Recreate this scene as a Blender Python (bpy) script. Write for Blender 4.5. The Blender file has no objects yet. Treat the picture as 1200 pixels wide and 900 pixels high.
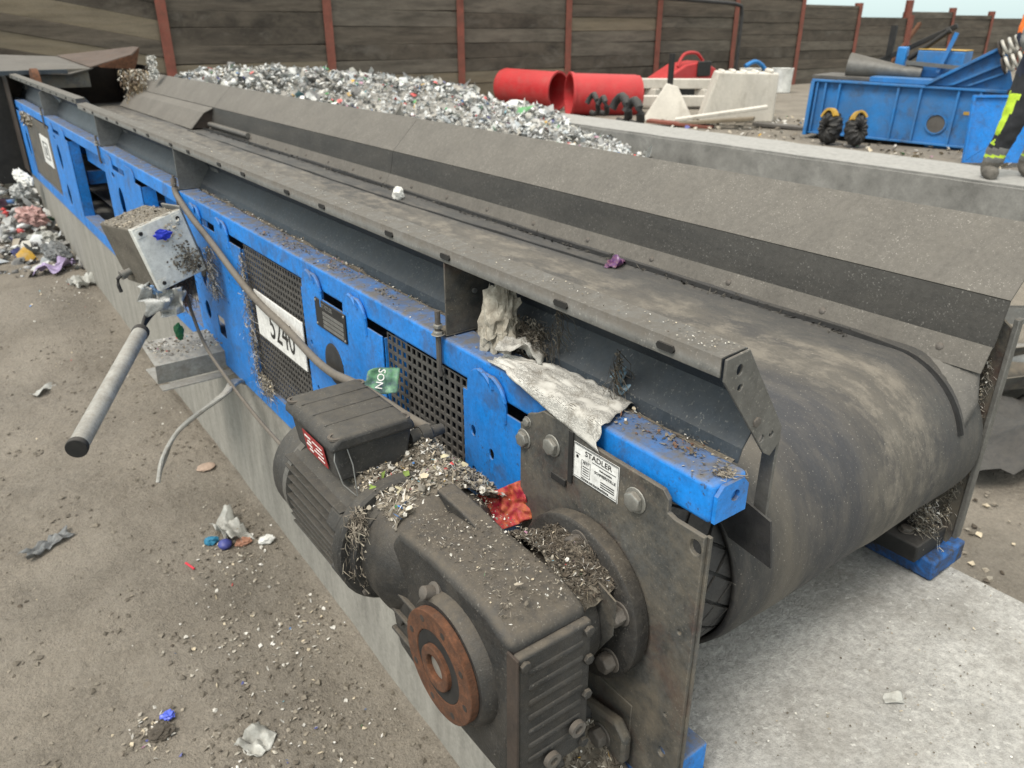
import bpy, bmesh, math, random
from mathutils import Vector, Matrix, noise
R = math.radians
random.seed(11)
S = bpy.context.scene
COL = S.collection

# ---------------------------------------------------------------- camera
cam = bpy.data.cameras.new('camera'); cam_o = bpy.data.objects.new('camera', cam); COL.objects.link(cam_o)
cam_o.location = (0, 0, 1.76)
cam_o.rotation_euler = (R(90 - 24.84), 0, R(-36.49))
cam.sensor_width = 36; cam.lens = 27.09
cam.clip_start = 0.02; cam.clip_end = 1500
cam.dof.use_dof = True; cam.dof.focus_distance = 1.2; cam.dof.aperture_fstop = 8.0
S.camera = cam_o
# ---------------------------------------------------------------- sky, sun, exposure
SUN_EL, SUN_AZ = 58, 255          # azimuth: degrees clockwise from +Y
w = bpy.data.worlds.new('World'); S.world = w; w.use_nodes = True
nt = w.node_tree; bg = nt.nodes['Background']
sky = nt.nodes.new('ShaderNodeTexSky'); sky.sky_type = 'NISHITA'; sky.sun_disc = False
sky.sun_elevation = R(SUN_EL); sky.sun_rotation = R(SUN_AZ); sky.dust_density = 1.0; sky.air_density = 1.0
# standard overcast luminance (1 + 2 sin h) / 3 over the Nishita blue
tc = nt.nodes.new('ShaderNodeTexCoord'); sp_ = nt.nodes.new('ShaderNodeSeparateXYZ'); nt.links.new(tc.outputs['Generated'], sp_.inputs[0])
mr_ = nt.nodes.new('ShaderNodeMapRange'); nt.links.new(sp_.outputs['Z'], mr_.inputs[0])
oc = nt.nodes.new('ShaderNodeMix'); oc.data_type = 'RGBA'; nt.links.new(mr_.outputs[0], oc.inputs[0])
oc.inputs[6].default_value = (2.5, 3.25, 3.35, 1); oc.inputs[7].default_value = (9.3, 8.9, 8.0, 1)
hs = nt.nodes.new('ShaderNodeMix'); hs.data_type = 'RGBA'; hs.inputs[0].default_value = .85
nt.links.new(sky.outputs[0], hs.inputs[6]); nt.links.new(oc.outputs[2], hs.inputs[7]); nt.links.new(hs.outputs[2], bg.inputs['Color'])
bg.inputs['Strength'].default_value = 0.125
sun = bpy.data.lights.new('sun', 'SUN'); sun.energy = 1.5; sun.angle = R(20); sun.color = (1, .94, .85)
sun_o = bpy.data.objects.new('sun', sun); COL.objects.link(sun_o)
d = Vector((math.sin(R(SUN_AZ)) * math.cos(R(SUN_EL)), math.cos(R(SUN_AZ)) * math.cos(R(SUN_EL)), math.sin(R(SUN_EL))))
sun_o.rotation_euler = d.to_track_quat('Z', 'Y').to_euler(); sun_o.location = d * 30
S.view_settings.view_transform = 'Standard'; S.view_settings.look = 'None'
S.view_settings.exposure = 1.04; S.view_settings.gamma = 1.0
S.render.engine = 'CYCLES'

# ---------------------------------------------------------------- materials
MATS = {}
DUST = (.20, .175, .145)
def mat(name, base, rough=.6, metal=0.0, dust=DUST, dtop=0.0, dall=0.0, var=.25, scale=6, bump=.15, bscale=90,
        speck=0.0, sscale=160, scol=(.45, .42, .37), stain=0.0, stcol=(.03, .027, .022), stscale=3.0, stretch=None, attr=None, spec=.4, bdist=.004, grain=.28):
    m = bpy.data.materials.new(name); m.use_nodes = True; n = m.node_tree.nodes; l = m.node_tree.links
    b = n['Principled BSDF']; b.inputs['Metallic'].default_value = metal
    b.inputs['Specular IOR Level'].default_value = spec
    g = n.new('ShaderNodeNewGeometry'); pos = g.outputs['Position']
    if stretch:
        mp = n.new('ShaderNodeVectorMath'); mp.operation = 'MULTIPLY'; mp.inputs[1].default_value = stretch
        l.new(pos, mp.inputs[0]); spos = mp.outputs[0]
    else: spos = pos
    def nz(s, det=5, ro=.6, p=None, dist=0):
        t = n.new('ShaderNodeTexNoise'); t.inputs['Scale'].default_value = s; t.inputs['Detail'].default_value = det
        t.inputs['Roughness'].default_value = ro; t.inputs['Distortion'].default_value = dist
        l.new(p or pos, t.inputs['Vector']); return t.outputs['Fac']
    def mr(x, a, b_, c, d_):
        t = n.new('ShaderNodeMapRange'); t.clamp = True
        for i, v in enumerate((a, b_, c, d_)): t.inputs[i + 1].default_value = v
        l.new(x, t.inputs[0]); return t.outputs[0]
    def mth(op, x, y):
        t = n.new('ShaderNodeMath'); t.operation = op
        for i, v in enumerate((x, y)):
            if isinstance(v, (int, float)): t.inputs[i].default_value = v
            else: l.new(v, t.inputs[i])
        return t.outputs[0]
    def mix(f, a, c, bt='MIX'):
        t = n.new('ShaderNodeMix'); t.data_type = 'RGBA'; t.blend_type = bt
        for i, v in ((0, f), (6, a), (7, c)):
            if isinstance(v, (int, float)): t.inputs[i].default_value = v
            elif isinstance(v, tuple): t.inputs[i].default_value = (*v, 1)
            else: l.new(v, t.inputs[i])
        return t.outputs[2]
    n1 = nz(scale, 6, .62, spos); n2 = nz(scale * 5.3, 6, .7)
    if attr:
        a = n.new('ShaderNodeAttribute'); a.attribute_name = attr; col = a.outputs['Color']
    else:
        col = base
    gcol = mr(n1, .3, .7, 1 - var, 1 + var)
    cc = n.new('ShaderNodeCombineColor')
    for i in range(3): l.new(gcol, cc.inputs[i])
    col = mix(1.0, col, cc.outputs[0], 'MULTIPLY')
    if grain:
        gg = mr(nz(70, 8, .8), .3, .7, 1 - grain, 1 + grain); c2 = n.new('ShaderNodeCombineColor')
        for i in range(3): l.new(gg, c2.inputs[i])
        col = mix(1.0, col, c2.outputs[0], 'MULTIPLY')
    if stain:
        col = mix(mth('MULTIPLY', mr(nz(stscale, 7, .72, spos, .4), .52, .66, 0, 1), stain), col, stcol)
    fac = None
    if dtop or dall:
        sx = n.new('ShaderNodeSeparateXYZ'); l.new(g.outputs['Normal'], sx.inputs[0])
        up = mr(sx.outputs['Z'], .25, .9, 0, dtop)
        patch = mr(n2, .32, .6, .4, 1)
        fac = mth('MULTIPLY', up, patch)
        if dall: fac = mth('MAXIMUM', fac, mr(nz(scale * 1.7, 8, .75, spos, .3), .42, .68, 0, dall))
        col = mix(fac, col, dust)
    if speck:
        col = mix(mth('MULTIPLY', mth('MULTIPLY', mr(nz(sscale, 3, .6), .60, .68, 0, 1), mr(nz(scale * 1.6 + 2, 4, .6), .42, .6, .1, 1)), speck), col, scol)
    l.new(col, b.inputs['Base Color'])
    if fac is not None: l.new(mr(fac, 0, 1, rough, .95), b.inputs['Roughness'])
    else: l.new(mr(n2, .3, .7, max(rough - .12, .05), min(rough + .12, 1)), b.inputs['Roughness'])
    if bump:
        bp = n.new('ShaderNodeBump'); bp.inputs['Strength'].default_value = bump; bp.inputs['Distance'].default_value = bdist
        l.new(mth('ADD', nz(bscale, 5, .65), mth('MULTIPLY', nz(bscale * 4.3, 4, .7), .45)), bp.inputs['Height']); l.new(bp.outputs[0], b.inputs['Normal'])
    MATS[name] = m; return m
mat('blue', (.008, .190, .60), .5, dust=(.14, .128, .11), dtop=.95, dall=.22, var=.2, scale=5, bump=.08, bscale=40, speck=.75, sscale=120, scol=(.05, .05, .05), stain=.5, stcol=(.055, .058, .062), stscale=13)
mat('blue_worn', (.032, .030, .028), .7, dust=(.006, .15, .52), dall=.95, var=.3, scale=8, bump=.25, bscale=120)
mat('black_clean', (.006, .006, .006), .8, bump=.1, grain=0)
mat('blue_far', (.022, .16, .42), .5, dust=(.10, .13, .17), dtop=.5, dall=.45, var=.2, scale=2.2, bump=.05, stain=.65, stcol=(.045, .05, .06), stscale=4)
mat('galv', (.135, .133, .125), .5, .35, dust=(.13, .118, .102), dtop=.95, dall=.4, var=.22, scale=9, bump=.18, bscale=130, speck=.35, sscale=220)
mat('galv_clean', (.21, .212, .205), .42, .5, dust=(.22, .2, .175), dtop=.7, dall=.15, var=.2, scale=10, bump=.1, bscale=100)
mat('plate', (.082, .082, .078), .48, .3, dust=(.175, .15, .115), dtop=.9, dall=.85, var=.4, grain=.4, scale=6.5, bump=.15, bscale=160, speck=.5, sscale=260, scol=(.3, .27, .22), stain=.6, stcol=(.10, .05, .04), stscale=9)
mat('steel_dark', (.045, .055, .068), .38, .5, dust=(.16, .16, .155), dtop=.8, dall=.25, var=.25, scale=7, bump=.05, speck=.4, sscale=190)
mat('guide_dust', (.120, .111, .098), .8, .1, dust=(.16, .147, .127), dtop=.3, dall=.5, var=.13, scale=5, bump=.25, bscale=180, speck=.55, sscale=210, scol=(.38, .36, .32))
mat('guide_rub', (.050, .048, .044), .6, .2, dust=(.10, .094, .083), dall=.4, var=.2, scale=7, bump=.2, bscale=170, speck=.6, sscale=190, scol=(.26, .25, .23), stretch=(1, .25, 1))
mat('motor', (.034, .034, .034), .55, .1, dust=(.105, .093, .075), dtop=.6, dall=.3, var=.4, scale=14, bump=.3, bscale=220, speck=.22, sscale=300)
mat('case', (.031, .031, .031), .46, .15, dust=(.115, .098, .077), dtop=.9, dall=.32, var=.4, scale=11, bump=.35, bscale=200, speck=.22, sscale=300)
mat('rust', (.115, .048, .024), .95, 0, dust=(.05, .03, .02), dall=.8, var=.4, scale=40, bump=.5, bscale=250)
mat('black', (.012, .012, .012), .7, dust=(.1, .09, .08), dtop=.5, dall=.15, bump=.15)
mat('rubber', (.022, .022, .023), .65, dust=(.1, .092, .08), dtop=.5, dall=.3, bump=.2, bscale=140)
mat('skirt_rubber', (.09, .086, .08), .8, dust=(.15, .14, .122), dtop=.6, dall=.6, bump=.2, bscale=220, speck=.4, sscale=240)
mat('bolt', (.33, .325, .30), .4, .6, dust=(.2, .18, .15), dtop=.7, dall=.35, bump=.15, bscale=200)
mat('bolt_dirty', (.12, .11, .10), .6, .3, dust=(.13, .11, .09), dtop=.9, dall=.5, bump=.3, bscale=200)
mat('mesh', (.085, .082, .078), .6, .3, dust=(.14, .125, .11), dall=.5, var=.3, scale=9, bump=.1, dtop=.6)
mat('white_plate', (.74, .74, .72), .45, dust=(.35, .32, .28), dtop=.4, dall=.25, var=.06, scale=20, bump=.03, speck=.5, sscale=170, scol=(.2, .18, .15))
mat('ink', (.012, .012, .012), .5, bump=0, dust=(.3, .28, .25), dall=.12)
mat('lightgrey_box', (.62, .63, .60), .5, dust=(.16, .14, .115), dtop=1.0, dall=.22, var=.06, scale=9, bump=.06, speck=.5, sscale=140, scol=(.12, .1, .08))
mat('box_side', (.105, .094, .077), .95, dust=(.2, .18, .15), dall=.5, dtop=.6, bump=.5, bscale=160, speck=.4)
mat('concrete', (.355, .348, .328), .88, dust=(.19, .175, .15), dall=.5, var=.2, scale=3, bump=.9, bscale=50, bdist=.007, grain=.42, speck=.8, sscale=75, stain=.35, stcol=(.13, .12, .105), stscale=2.4, scol=(.5, .49, .46))
mat('concrete_side', (.235, .225, .20), .9, dust=(.36, .345, .31), dall=.55, var=.2, scale=5, bump=.3, bscale=60, stretch=(3, 2.2, .5), stain=.3, stcol=(.13, .12, .1), stscale=2)
mat('concrete_wall', (.19, .187, .175), .9, dust=(.31, .303, .285), dtop=1.0, dall=.15, var=.4, scale=2.6, bump=.3, bscale=30, stain=.7, stcol=(.115, .115, .108), stscale=2.6)
mat('concrete_block', (.46, .43, .375), .92, dust=(.58, .55, .5), dtop=.9, dall=.3, var=.18, scale=2.5, bump=.4, bscale=25, stain=.55, stcol=(.2, .17, .13), stscale=3, stretch=(1, 1, .4))
mat('soil', (.182, .160, .130), .95, dust=(.25, .224, .186), dall=.55, var=.3, scale=1.7, bump=1.0, bscale=34, bdist=.016, speck=.45, sscale=85, stain=.5, stcol=(.130, .110, .084), stscale=1.3, scol=(.30, .275, .235), grain=.35)
mat('timber', (.075, .061, .047), .92, dust=(.15, .126, .098), dall=.6, var=.45, scale=2.4, bump=.5, bscale=20, stain=.7, stcol=(.03, .026, .022), stscale=1.6, stretch=(.35, 1, 3.0))
mat('timber_grey', (.092, .078, .062), .92, dust=(.165, .143, .115), dall=.7, var=.45, scale=2.4, bump=.5, bscale=20, stain=.6, stcol=(.035, .03, .026), stscale=1.4, stretch=(.4, 1, 2.2))
mat('timber_dark', (.055, .045, .035), .92, dust=(.12, .099, .076), dall=.6, var=.45, scale=2.1, bump=.5, bscale=20, stain=.5, stcol=(.15, .135, .115), stscale=2.2, stretch=(.6, 1, 1.2))
mat('timber_pale', (.15, .122, .085), .92, dust=(.18, .155, .12), dall=.5, var=.35, scale=2.5, bump=.4, bscale=20, stretch=(.35, 1, 3))
mat('post', (.19, .058, .040), .8, dust=(.13, .07, .05), dall=.6, var=.3, scale=4, bump=.2, bscale=40)
mat('red', (.42, .024, .027), .5, dust=(.34, .085, .075), dall=.5, dtop=.25, var=.12, scale=3, bump=.05)
mat('hood', (.09, .082, .074), .7, .2, dust=(.15, .138, .12), dtop=.5, dall=.35, var=.3, scale=4, bump=.2, bscale=50)
mat('rust_plate', (.07, .055, .045), .8, dust=(.10, .055, .035), dall=.7, dtop=.3, var=.35, scale=5, bump=.3, bscale=50)
mat('hood_dark', (.035, .028, .024), .8, dust=(.08, .055, .04), dall=.5, var=.3, scale=5, bump=.3, bscale=50)
mat('conduit', (.34, .34, .32), .55, .3, dust=(.23, .2, .165), dtop=.45, dall=.7, var=.25, scale=14, bump=.25, bscale=120)
mat('cable', (.115, .10, .085), .75, dust=(.18, .16, .13), dtop=.7, dall=.4, bump=.15, bscale=150)
mat('debris', (.1, .085, .068), .95, dust=(.2, .17, .135), dall=.6, var=.4, scale=40, bump=1.0, bscale=160, bdist=.01, speck=.5, sscale=150, scol=(.36, .33, .28))
mat('flake', (1, 1, 1), .85, var=.25, scale=25, bump=.2, bscale=80, attr='Col', dust=(.17, .15, .12), dall=.3)
mat('flake_heap', (1, 1, 1), .95, var=.2, scale=9, bump=.2, bscale=40, attr='Col', dust=(.42, .40, .36), dall=.5, spec=.2)
mat('plastic_clear', (.5, .51, .5), .85, var=.3, scale=30, bump=.4, bscale=60, dust=(.2, .18, .15), dall=.45)
mat('cloth_black', (.018, .019, .022), .85, bump=.3, bscale=60, var=.3)
mat('cloth_grey', (.17, .17, .165), .85, bump=.3, bscale=60, var=.3)
mat('cloth_lime', (.44, .62, .04), .7, bump=.2, bscale=60, var=.15)
mat('cloth_orange', (.75, .16, .02), .7, bump=.2, bscale=60, var=.15)
mat('cloth_navy', (.02, .025, .045), .85, bump=.3, bscale=60, var=.3)
mat('skin', (.45, .25, .17), .6, bump=.05, var=.08)
mat('hair', (.05, .035, .02), .7, bump=.3, var=.2)
mat('spring', (.52, .50, .45), .45, .5, dust=(.25, .2, .15), dall=.35, bump=.1)
mat('yellow', (.42, .25, .03), .6, var=.2, dall=.3, bump=.1)
mat('white', (.66, .66, .63), .8, dust=(.35, .32, .28), dall=.3, bump=.1)
mat('belt_blue', (.02, .16, .42), .4, bump=.05)

def print_mat(name, paper, ink, sx, sz, amount=.5):
    """paper with lines of small print, fixed to the object's own UV"""
    m = bpy.data.materials.new(name); m.use_nodes = True; n = m.node_tree.nodes; l = m.node_tree.links
    b = n['Principled BSDF']; b.inputs['Roughness'].default_value = .8
    u = n.new('ShaderNodeUVMap'); u.uv_map = 'UVMap'
    mp = n.new('ShaderNodeMapping'); mp.inputs['Scale'].default_value = (sx, sz, 1); l.new(u.outputs[0], mp.inputs['Vector'])
    wv = n.new('ShaderNodeTexWave'); wv.bands_direction = 'Y'; wv.inputs['Scale'].default_value = 1; l.new(mp.outputs[0], wv.inputs['Vector'])
    t = n.new('ShaderNodeTexNoise'); t.inputs['Scale'].default_value = 3; t.inputs['Detail'].default_value = 4; l.new(mp.outputs[0], t.inputs['Vector'])
    t2 = n.new('ShaderNodeTexNoise'); t2.inputs['Scale'].default_value = 5; l.new(u.outputs[0], t2.inputs['Vector'])
    def mr(x, a, c):
        q = n.new('ShaderNodeMapRange'); q.inputs[1].default_value = a; q.inputs[2].default_value = c; l.new(x, q.inputs[0]); return q.outputs[0]
    def mul(x, y):
        q = n.new('ShaderNodeMath'); q.operation = 'MULTIPLY'; l.new(x, q.inputs[0])
        if isinstance(y, float): q.inputs[1].default_value = y
        else: l.new(y, q.inputs[1])
        return q.outputs[0]
    f = mul(mul(mul(mr(wv.outputs['Fac'], .45, .6), mr(t.outputs['Fac'], .42, .52)), mr(t2.outputs['Fac'], .4, .5)), amount)
    mx = n.new('ShaderNodeMix'); mx.data_type = 'RGBA'; mx.inputs[6].default_value = (*paper, 1); mx.inputs[7].default_value = (*ink, 1); l.new(f, mx.inputs[0])
    g = n.new('ShaderNodeNewGeometry'); t3 = n.new('ShaderNodeTexNoise'); t3.inputs['Scale'].default_value = 28; t3.inputs['Detail'].default_value = 8; t3.inputs['Roughness'].default_value = .75
    l.new(g.outputs['Position'], t3.inputs['Vector'])
    mx2 = n.new('ShaderNodeMix'); mx2.data_type = 'RGBA'; mx2.inputs[7].default_value = (.17, .15, .12, 1); l.new(mx.outputs[2], mx2.inputs[6]); l.new(mul(mr(t3.outputs['Fac'], .5, .66), .75), mx2.inputs[0])
    l.new(mx2.outputs[2], b.inputs['Base Color'])
    MATS[name] = m
print_mat('newsprint', (.52, .505, .465), (.04, .04, .04), 20, 30, 1.0)

def belt_mat():
    m = bpy.data.materials.new('belt'); m.use_nodes = True; n = m.node_tree.nodes; l = m.node_tree.links
    b = n['Principled BSDF']; u = n.new('ShaderNodeUVMap'); u.uv_map = 'UVMap'
    def mp(s):
        q = n.new('ShaderNodeMapping'); q.inputs['Scale'].default_value = s; l.new(u.outputs[0], q.inputs['Vector']); return q.outputs[0]
    def nz(v, s, det=6, ro=.65, di=0.0):
        q = n.new('ShaderNodeTexNoise'); q.inputs['Scale'].default_value = s; q.inputs['Detail'].default_value = det; q.inputs['Roughness'].default_value = ro; q.inputs['Distortion'].default_value = di
        l.new(v, q.inputs['Vector']); return q.outputs['Fac']
    def mr(x, a, c, o0=0., o1=1.):
        q = n.new('ShaderNodeMapRange'); l.new(x, q.inputs[0])
        for i, vv in enumerate((a, c, o0, o1)): q.inputs[i + 1].default_value = vv
        return q.outputs[0]
    def mul(x, y):
        q = n.new('ShaderNodeMath'); q.operation = 'MULTIPLY'; l.new(x, q.inputs[0])
        if isinstance(y, float): q.inputs[1].default_value = y
        else: l.new(y, q.inputs[1])
        return q.outputs[0]
    def mix(f, a, c):
        q = n.new('ShaderNodeMix'); q.data_type = 'RGBA'; l.new(f, q.inputs[0])
        for i, vv in ((6, a), (7, c)):
            if isinstance(vv, tuple): q.inputs[i].default_value = (*vv, 1)
            else: l.new(vv, q.inputs[i])
        return q.outputs[2]
    streak = nz(mp((1, .22, 1)), 9, 7, .6, .6)
    sx0 = n.new('ShaderNodeSeparateXYZ'); l.new(u.outputs[0], sx0.inputs[0])
    warp = nz(mp((1, .35, 1)), 4, 6, .65, .4)
    ad = n.new('ShaderNodeMath'); ad.operation = 'MULTIPLY_ADD'; l.new(warp, ad.inputs[0]); ad.inputs[1].default_value = .30; l.new(sx0.outputs[0], ad.inputs[2])
    rp_ = n.new('ShaderNodeValToRGB'); l.new(mr(ad.outputs[0], 1.0, 1.80), rp_.inputs[0]); er = rp_.color_ramp
    stops = [(0, (.020, .020, .021)), (.10, (.030, .029, .028)), (.22, (.080, .070, .057)), (.31, (.034, .034, .037)), (.45, (.037, .037, .041)), (.54, (.076, .068, .057)), (.72, (.084, .075, .062)), (.80, (.048, .046, .043)), (1, (.042, .041, .039))]
    while len(er.elements) < len(stops): er.elements.new(.5)
    for e_, (p_, c_) in zip(er.elements, stops): e_.position = p_; e_.color = (*c_, 1)
    col = mix(mul(mr(streak, .46, .62), .7), rp_.outputs[0], (.036, .036, .038))
    mid = nz(mp((1, .4, 1)), 26, 8, .75)
    col = mix(mul(mr(mid, .45, .7), .4), col, (.125, .109, .088))
    # caked pale dirt in a band along the run of the belt
    sx = n.new('ShaderNodeSeparateXYZ'); l.new(u.outputs[0], sx.inputs[0])
    b1 = mul(mr(ad.outputs[0], 1.40, 1.48), mr(ad.outputs[0], 1.68, 1.58))
    cake = mul(mul(mr(nz(mp((1, .55, 1)), 17, 9, .78), .48, .60), b1), .55)
    col = mix(cake, col, (.20, .176, .142))
    sp = mul(mr(nz(mp((1, 1, 1)), 240, 2, .5), .66, .72), .5)
    col = mix(sp, col, (.32, .30, .26))
    l.new(col, b.inputs['Base Color']); l.new(mr(streak, .35, .65, .55, .9), b.inputs['Roughness'])
    bp = n.new('ShaderNodeBump'); bp.inputs['Strength'].default_value = .5; bp.inputs['Distance'].default_value = .004
    l.new(nz(mp((1, .7, 1)), 45, 8, .7), bp.inputs['Height']); l.new(bp.outputs[0], b.inputs['Normal'])
    MATS['belt'] = m
belt_mat()

# ---------------------------------------------------------------- builders
def T(loc=(0, 0, 0), rx=0, ry=0, rz=0):
    return Matrix.Translation(loc) @ Matrix.Rotation(R(rz), 4, 'Z') @ Matrix.Rotation(R(ry), 4, 'Y') @ Matrix.Rotation(R(rx), 4, 'X')
WL = {}                                   # world location of every root / part origin
class MB:
    def __init__(s): s.v = []; s.f = []; s.uv = None
    def add(s, vs, fs, M=None):
        o = len(s.v)
        for p in vs:
            p = Vector(p); s.v.append(tuple(M @ p) if M else tuple(p))
        s.f += [tuple(i + o for i in f) for f in fs]; return s
    def box(s, x0, x1, y0, y1, z0, z1, M=None):
        return s.add([(x0, y0, z0), (x1, y0, z0), (x1, y1, z0), (x0, y1, z0), (x0, y0, z1), (x1, y0, z1), (x1, y1, z1), (x0, y1, z1)],
                     [(0, 3, 2, 1), (4, 5, 6, 7), (0, 1, 5, 4), (1, 2, 6, 5), (2, 3, 7, 6), (3, 0, 4, 7)], M)
    def prism(s, poly, a, b, axis='x', M=None):
        n = len(poly)
        def P(q, t): return {'x': (t, q[0], q[1]), 'y': (q[0], t, q[1]), 'z': (q[0], q[1], t)}[axis]
        vs = [P(q, a) for q in poly] + [P(q, b) for q in poly]
        return s.add(vs, [tuple(range(n))[::-1], tuple(range(n, 2 * n))] + [(i, (i + 1) % n, (i + 1) % n + n, i + n) for i in range(n)], M)
    def lathe(s, prof, n=32, M=None, axis='x', cap=True):
        """profile of (t along axis, radius)"""
        vs = []; fs = []
        for t, r in prof:
            for k in range(n):
                a = 2 * math.pi * k / n; c, q = r * math.cos(a), r * math.sin(a)
                vs.append({'x': (t, c, q), 'y': (c, t, q), 'z': (c, q, t)}[axis])
        for i in range(len(prof) - 1):
            for k in range(n):
                fs.append((i * n + k, i * n + (k + 1) % n, (i + 1) * n + (k + 1) % n, (i + 1) * n + k))
        if cap:
            fs.append(tuple(range(n))); fs.append(tuple((len(prof) - 1) * n + k for k in range(n))[::-1])
        return s.add(vs, fs, M)
    def tube(s, pts, r, n=10, M=None, closed=False):
        pts = [Vector(p) for p in pts]; vs = []; fs = []; up = Vector((0.13, .21, 1)).normalized()
        m = len(pts)
        for i, p in enumerate(pts):
            d = (pts[min(i + 1, m - 1)] - pts[max(i - 1, 0)]).normalized()
            a = d.cross(up)
            if a.length < .05: a = d.cross(Vector((1, 0, 0)))
            a.normalize(); b = d.cross(a)
            rr = r[i] if isinstance(r, (list, tuple)) else r
            for k in range(n):
                t = 2 * math.pi * k / n; vs.append(p + (a * math.cos(t) + b * math.sin(t)) * rr)
        for i in range(m - 1):
            for k in range(n): fs.append((i * n + k, i * n + (k + 1) % n, (i + 1) * n + (k + 1) % n, (i + 1) * n + k))
        fs.append(tuple(range(n))[::-1]); fs.append(tuple((m - 1) * n + k for k in range(n)))
        return s.add(vs, fs, M)
    def sheet(s, prof, a, b, th, axis='y', M=None, n=1):
        """open profile line given thickness and swept along an axis"""
        off = []
        m = len(prof)
        for i in range(m):
            p0 = Vector(prof[max(i - 1, 0)]); p1 = Vector(prof[min(i + 1, m - 1)]); d = (p1 - p0).normalized(); nn = Vector((-d[1], d[0]))
            q = Vector(prof[i]) + nn * th; off.append((q[0], q[1]))
        poly = list(prof) + off[::-1]
        for i in range(m - 1):
            quad = [prof[i], prof[i + 1], off[i + 1], off[i]]
            s.prism(quad, a, b, axis, M)
        return s
    def build(s, name, m, parent=None, bevel=0, seg=2, smooth=False, angle=40, solid=0, local=False):
        xs, ys, zs = zip(*s.v)
        c = Vector(((min(xs) + max(xs)) / 2, (min(ys) + max(ys)) / 2, min(zs)))
        me = bpy.data.meshes.new(name); me.from_pydata([tuple(Vector(p) - c) for p in s.v], [], s.f)
        bm = bmesh.new(); bm.from_mesh(me); bmesh.ops.remove_doubles(bm, verts=bm.verts, dist=1e-6); bmesh.ops.recalc_face_normals(bm, faces=bm.faces); bm.to_mesh(me); bm.free()
        return finish(name, me, c, m, parent, bevel, seg, smooth, angle)
def finish(name, me, c, m, parent=None, bevel=0, seg=2, smooth=False, angle=40):
    me.materials.append(MATS[m] if isinstance(m, str) else m)
    if smooth or bevel:
        for p in me.polygons: p.use_smooth = True
        me.set_sharp_from_angle(angle=R(angle))
    o = bpy.data.objects.new(name, me); COL.objects.link(o)
    o.location = c; WL[o] = Vector(c)
    if parent is not None:
        o.parent = parent; o.location = Vector(c) - WL[parent]
    if bevel:
        b = o.modifiers.new('bevel', 'BEVEL'); b.width = bevel; b.segments = seg; b.limit_method = 'ANGLE'; b.angle_limit = R(35); b.harden_normals = False
    return o
def tag(o, label, cat, group=None, kind=None):
    if label: o['label'] = label
    if cat: o['category'] = cat
    if group: o['group'] = group
    if kind: o['kind'] = kind
    return o
def thing(name, loc, label, cat, group=None):
    o = bpy.data.objects.new(name, None); COL.objects.link(o); o.location = loc; o.empty_display_size = .1; WL[o] = Vector(loc)
    return tag(o, label, cat, group)
def copy_tree(o, parent=None):
    c = o.copy(); COL.objects.link(c); c.parent = parent
    for ch in o.children: copy_tree(ch, c)
    return c
def plate(outer, holes, x, th, name, m, parent, bevel=0, axis='x'):
    """flat sheet in the y-z plane with real holes"""
    bm = bmesh.new(); es = []
    for loop in [outer] + holes:
        vs = [bm.verts.new((0, p[0], p[1])) for p in loop]
        es += [bm.edges.new((vs[i], vs[(i + 1) % len(vs)])) for i in range(len(vs))]
    bmesh.ops.triangle_fill(bm, edges=es, use_beauty=True, use_dissolve=False)
    r = bmesh.ops.extrude_face_region(bm, geom=bm.faces[:])
    bmesh.ops.translate(bm, verts=[v for v in r['geom'] if isinstance(v, bmesh.types.BMVert)], vec=(th, 0, 0))
    bmesh.ops.recalc_face_normals(bm, faces=bm.faces)
    ys = [p[0] for p in outer]; zs = [p[1] for p in outer]
    c = Vector((x, (min(ys) + max(ys)) / 2, min(zs)))
    bmesh.ops.translate(bm, verts=bm.verts, vec=(0, -c[1], -c[2]))
    me = bpy.data.meshes.new(name); bm.to_mesh(me); bm.free()
    return finish(name, me, c, m, parent, bevel, 2)
def circ(cy, cz, ry, rz=None, n=20): return [(cy + ry * math.cos(2 * math.pi * k / n), cz + (rz or ry) * math.sin(2 * math.pi * k / n)) for k in range(n)]
def arc(cy, cz, r, a0, a1, n=10): return [(cy + r * math.cos(R(a0 + (a1 - a0) * k / n)), cz + r * math.sin(R(a0 + (a1 - a0) * k / n))) for k in range(n + 1)]
def text_mesh(body, size, M, name, m, parent, sx=1.0, ext=.0006):
    cu = bpy.data.curves.new('t', 'FONT'); cu.body = body; cu.size = size; cu.extrude = ext; cu.align_x = 'CENTER'; cu.align_y = 'CENTER'; cu.resolution_u = 3
    t = bpy.data.objects.new('t', cu); COL.objects.link(t)
    me = bpy.data.meshes.new_from_object(t.evaluated_get(bpy.context.evaluated_depsgraph_get()))
    bpy.data.objects.remove(t); bpy.data.curves.remove(cu)
    mb = MB(); mb.add([(v.co.x * sx, v.co.y, v.co.z) for v in me.vertices], [tuple(p.vertices) for p in me.polygons], M)
    bpy.data.meshes.remove(me)
    return mb.build(name, m, parent)
SIDE = Matrix(((0, 0, -1, 0), (-1, 0, 0, 0), (0, 1, 0, 0), (0, 0, 0, 1)))     # text lying on a face that looks towards -x
def hexbolt(name, loc, r, parent, m='bolt', axis='-x', h=None, washer=True):
    h = h or r * .75
    b = MB(); Mx = Matrix.Translation(loc) @ {'-x': Matrix.Rotation(R(180), 4, 'Z'), 'x': Matrix.Identity(4), '-y': Matrix.Rotation(R(-90), 4, 'Z'), 'z': Matrix.Rotation(R(-90), 4, 'Y')}[axis] @ Matrix.Rotation(random.uniform(0, 1), 4, 'X')
    if washer: b.lathe([(0, r * 1.25), (r * .16, r * 1.25)], 16, Mx)
    b.lathe([(r * .16 if washer else 0, r), (h * .85, r), (h, r * .82)], 6, Mx)
    return b.build(name, m, parent, bevel=r * .06, seg=1)

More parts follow.
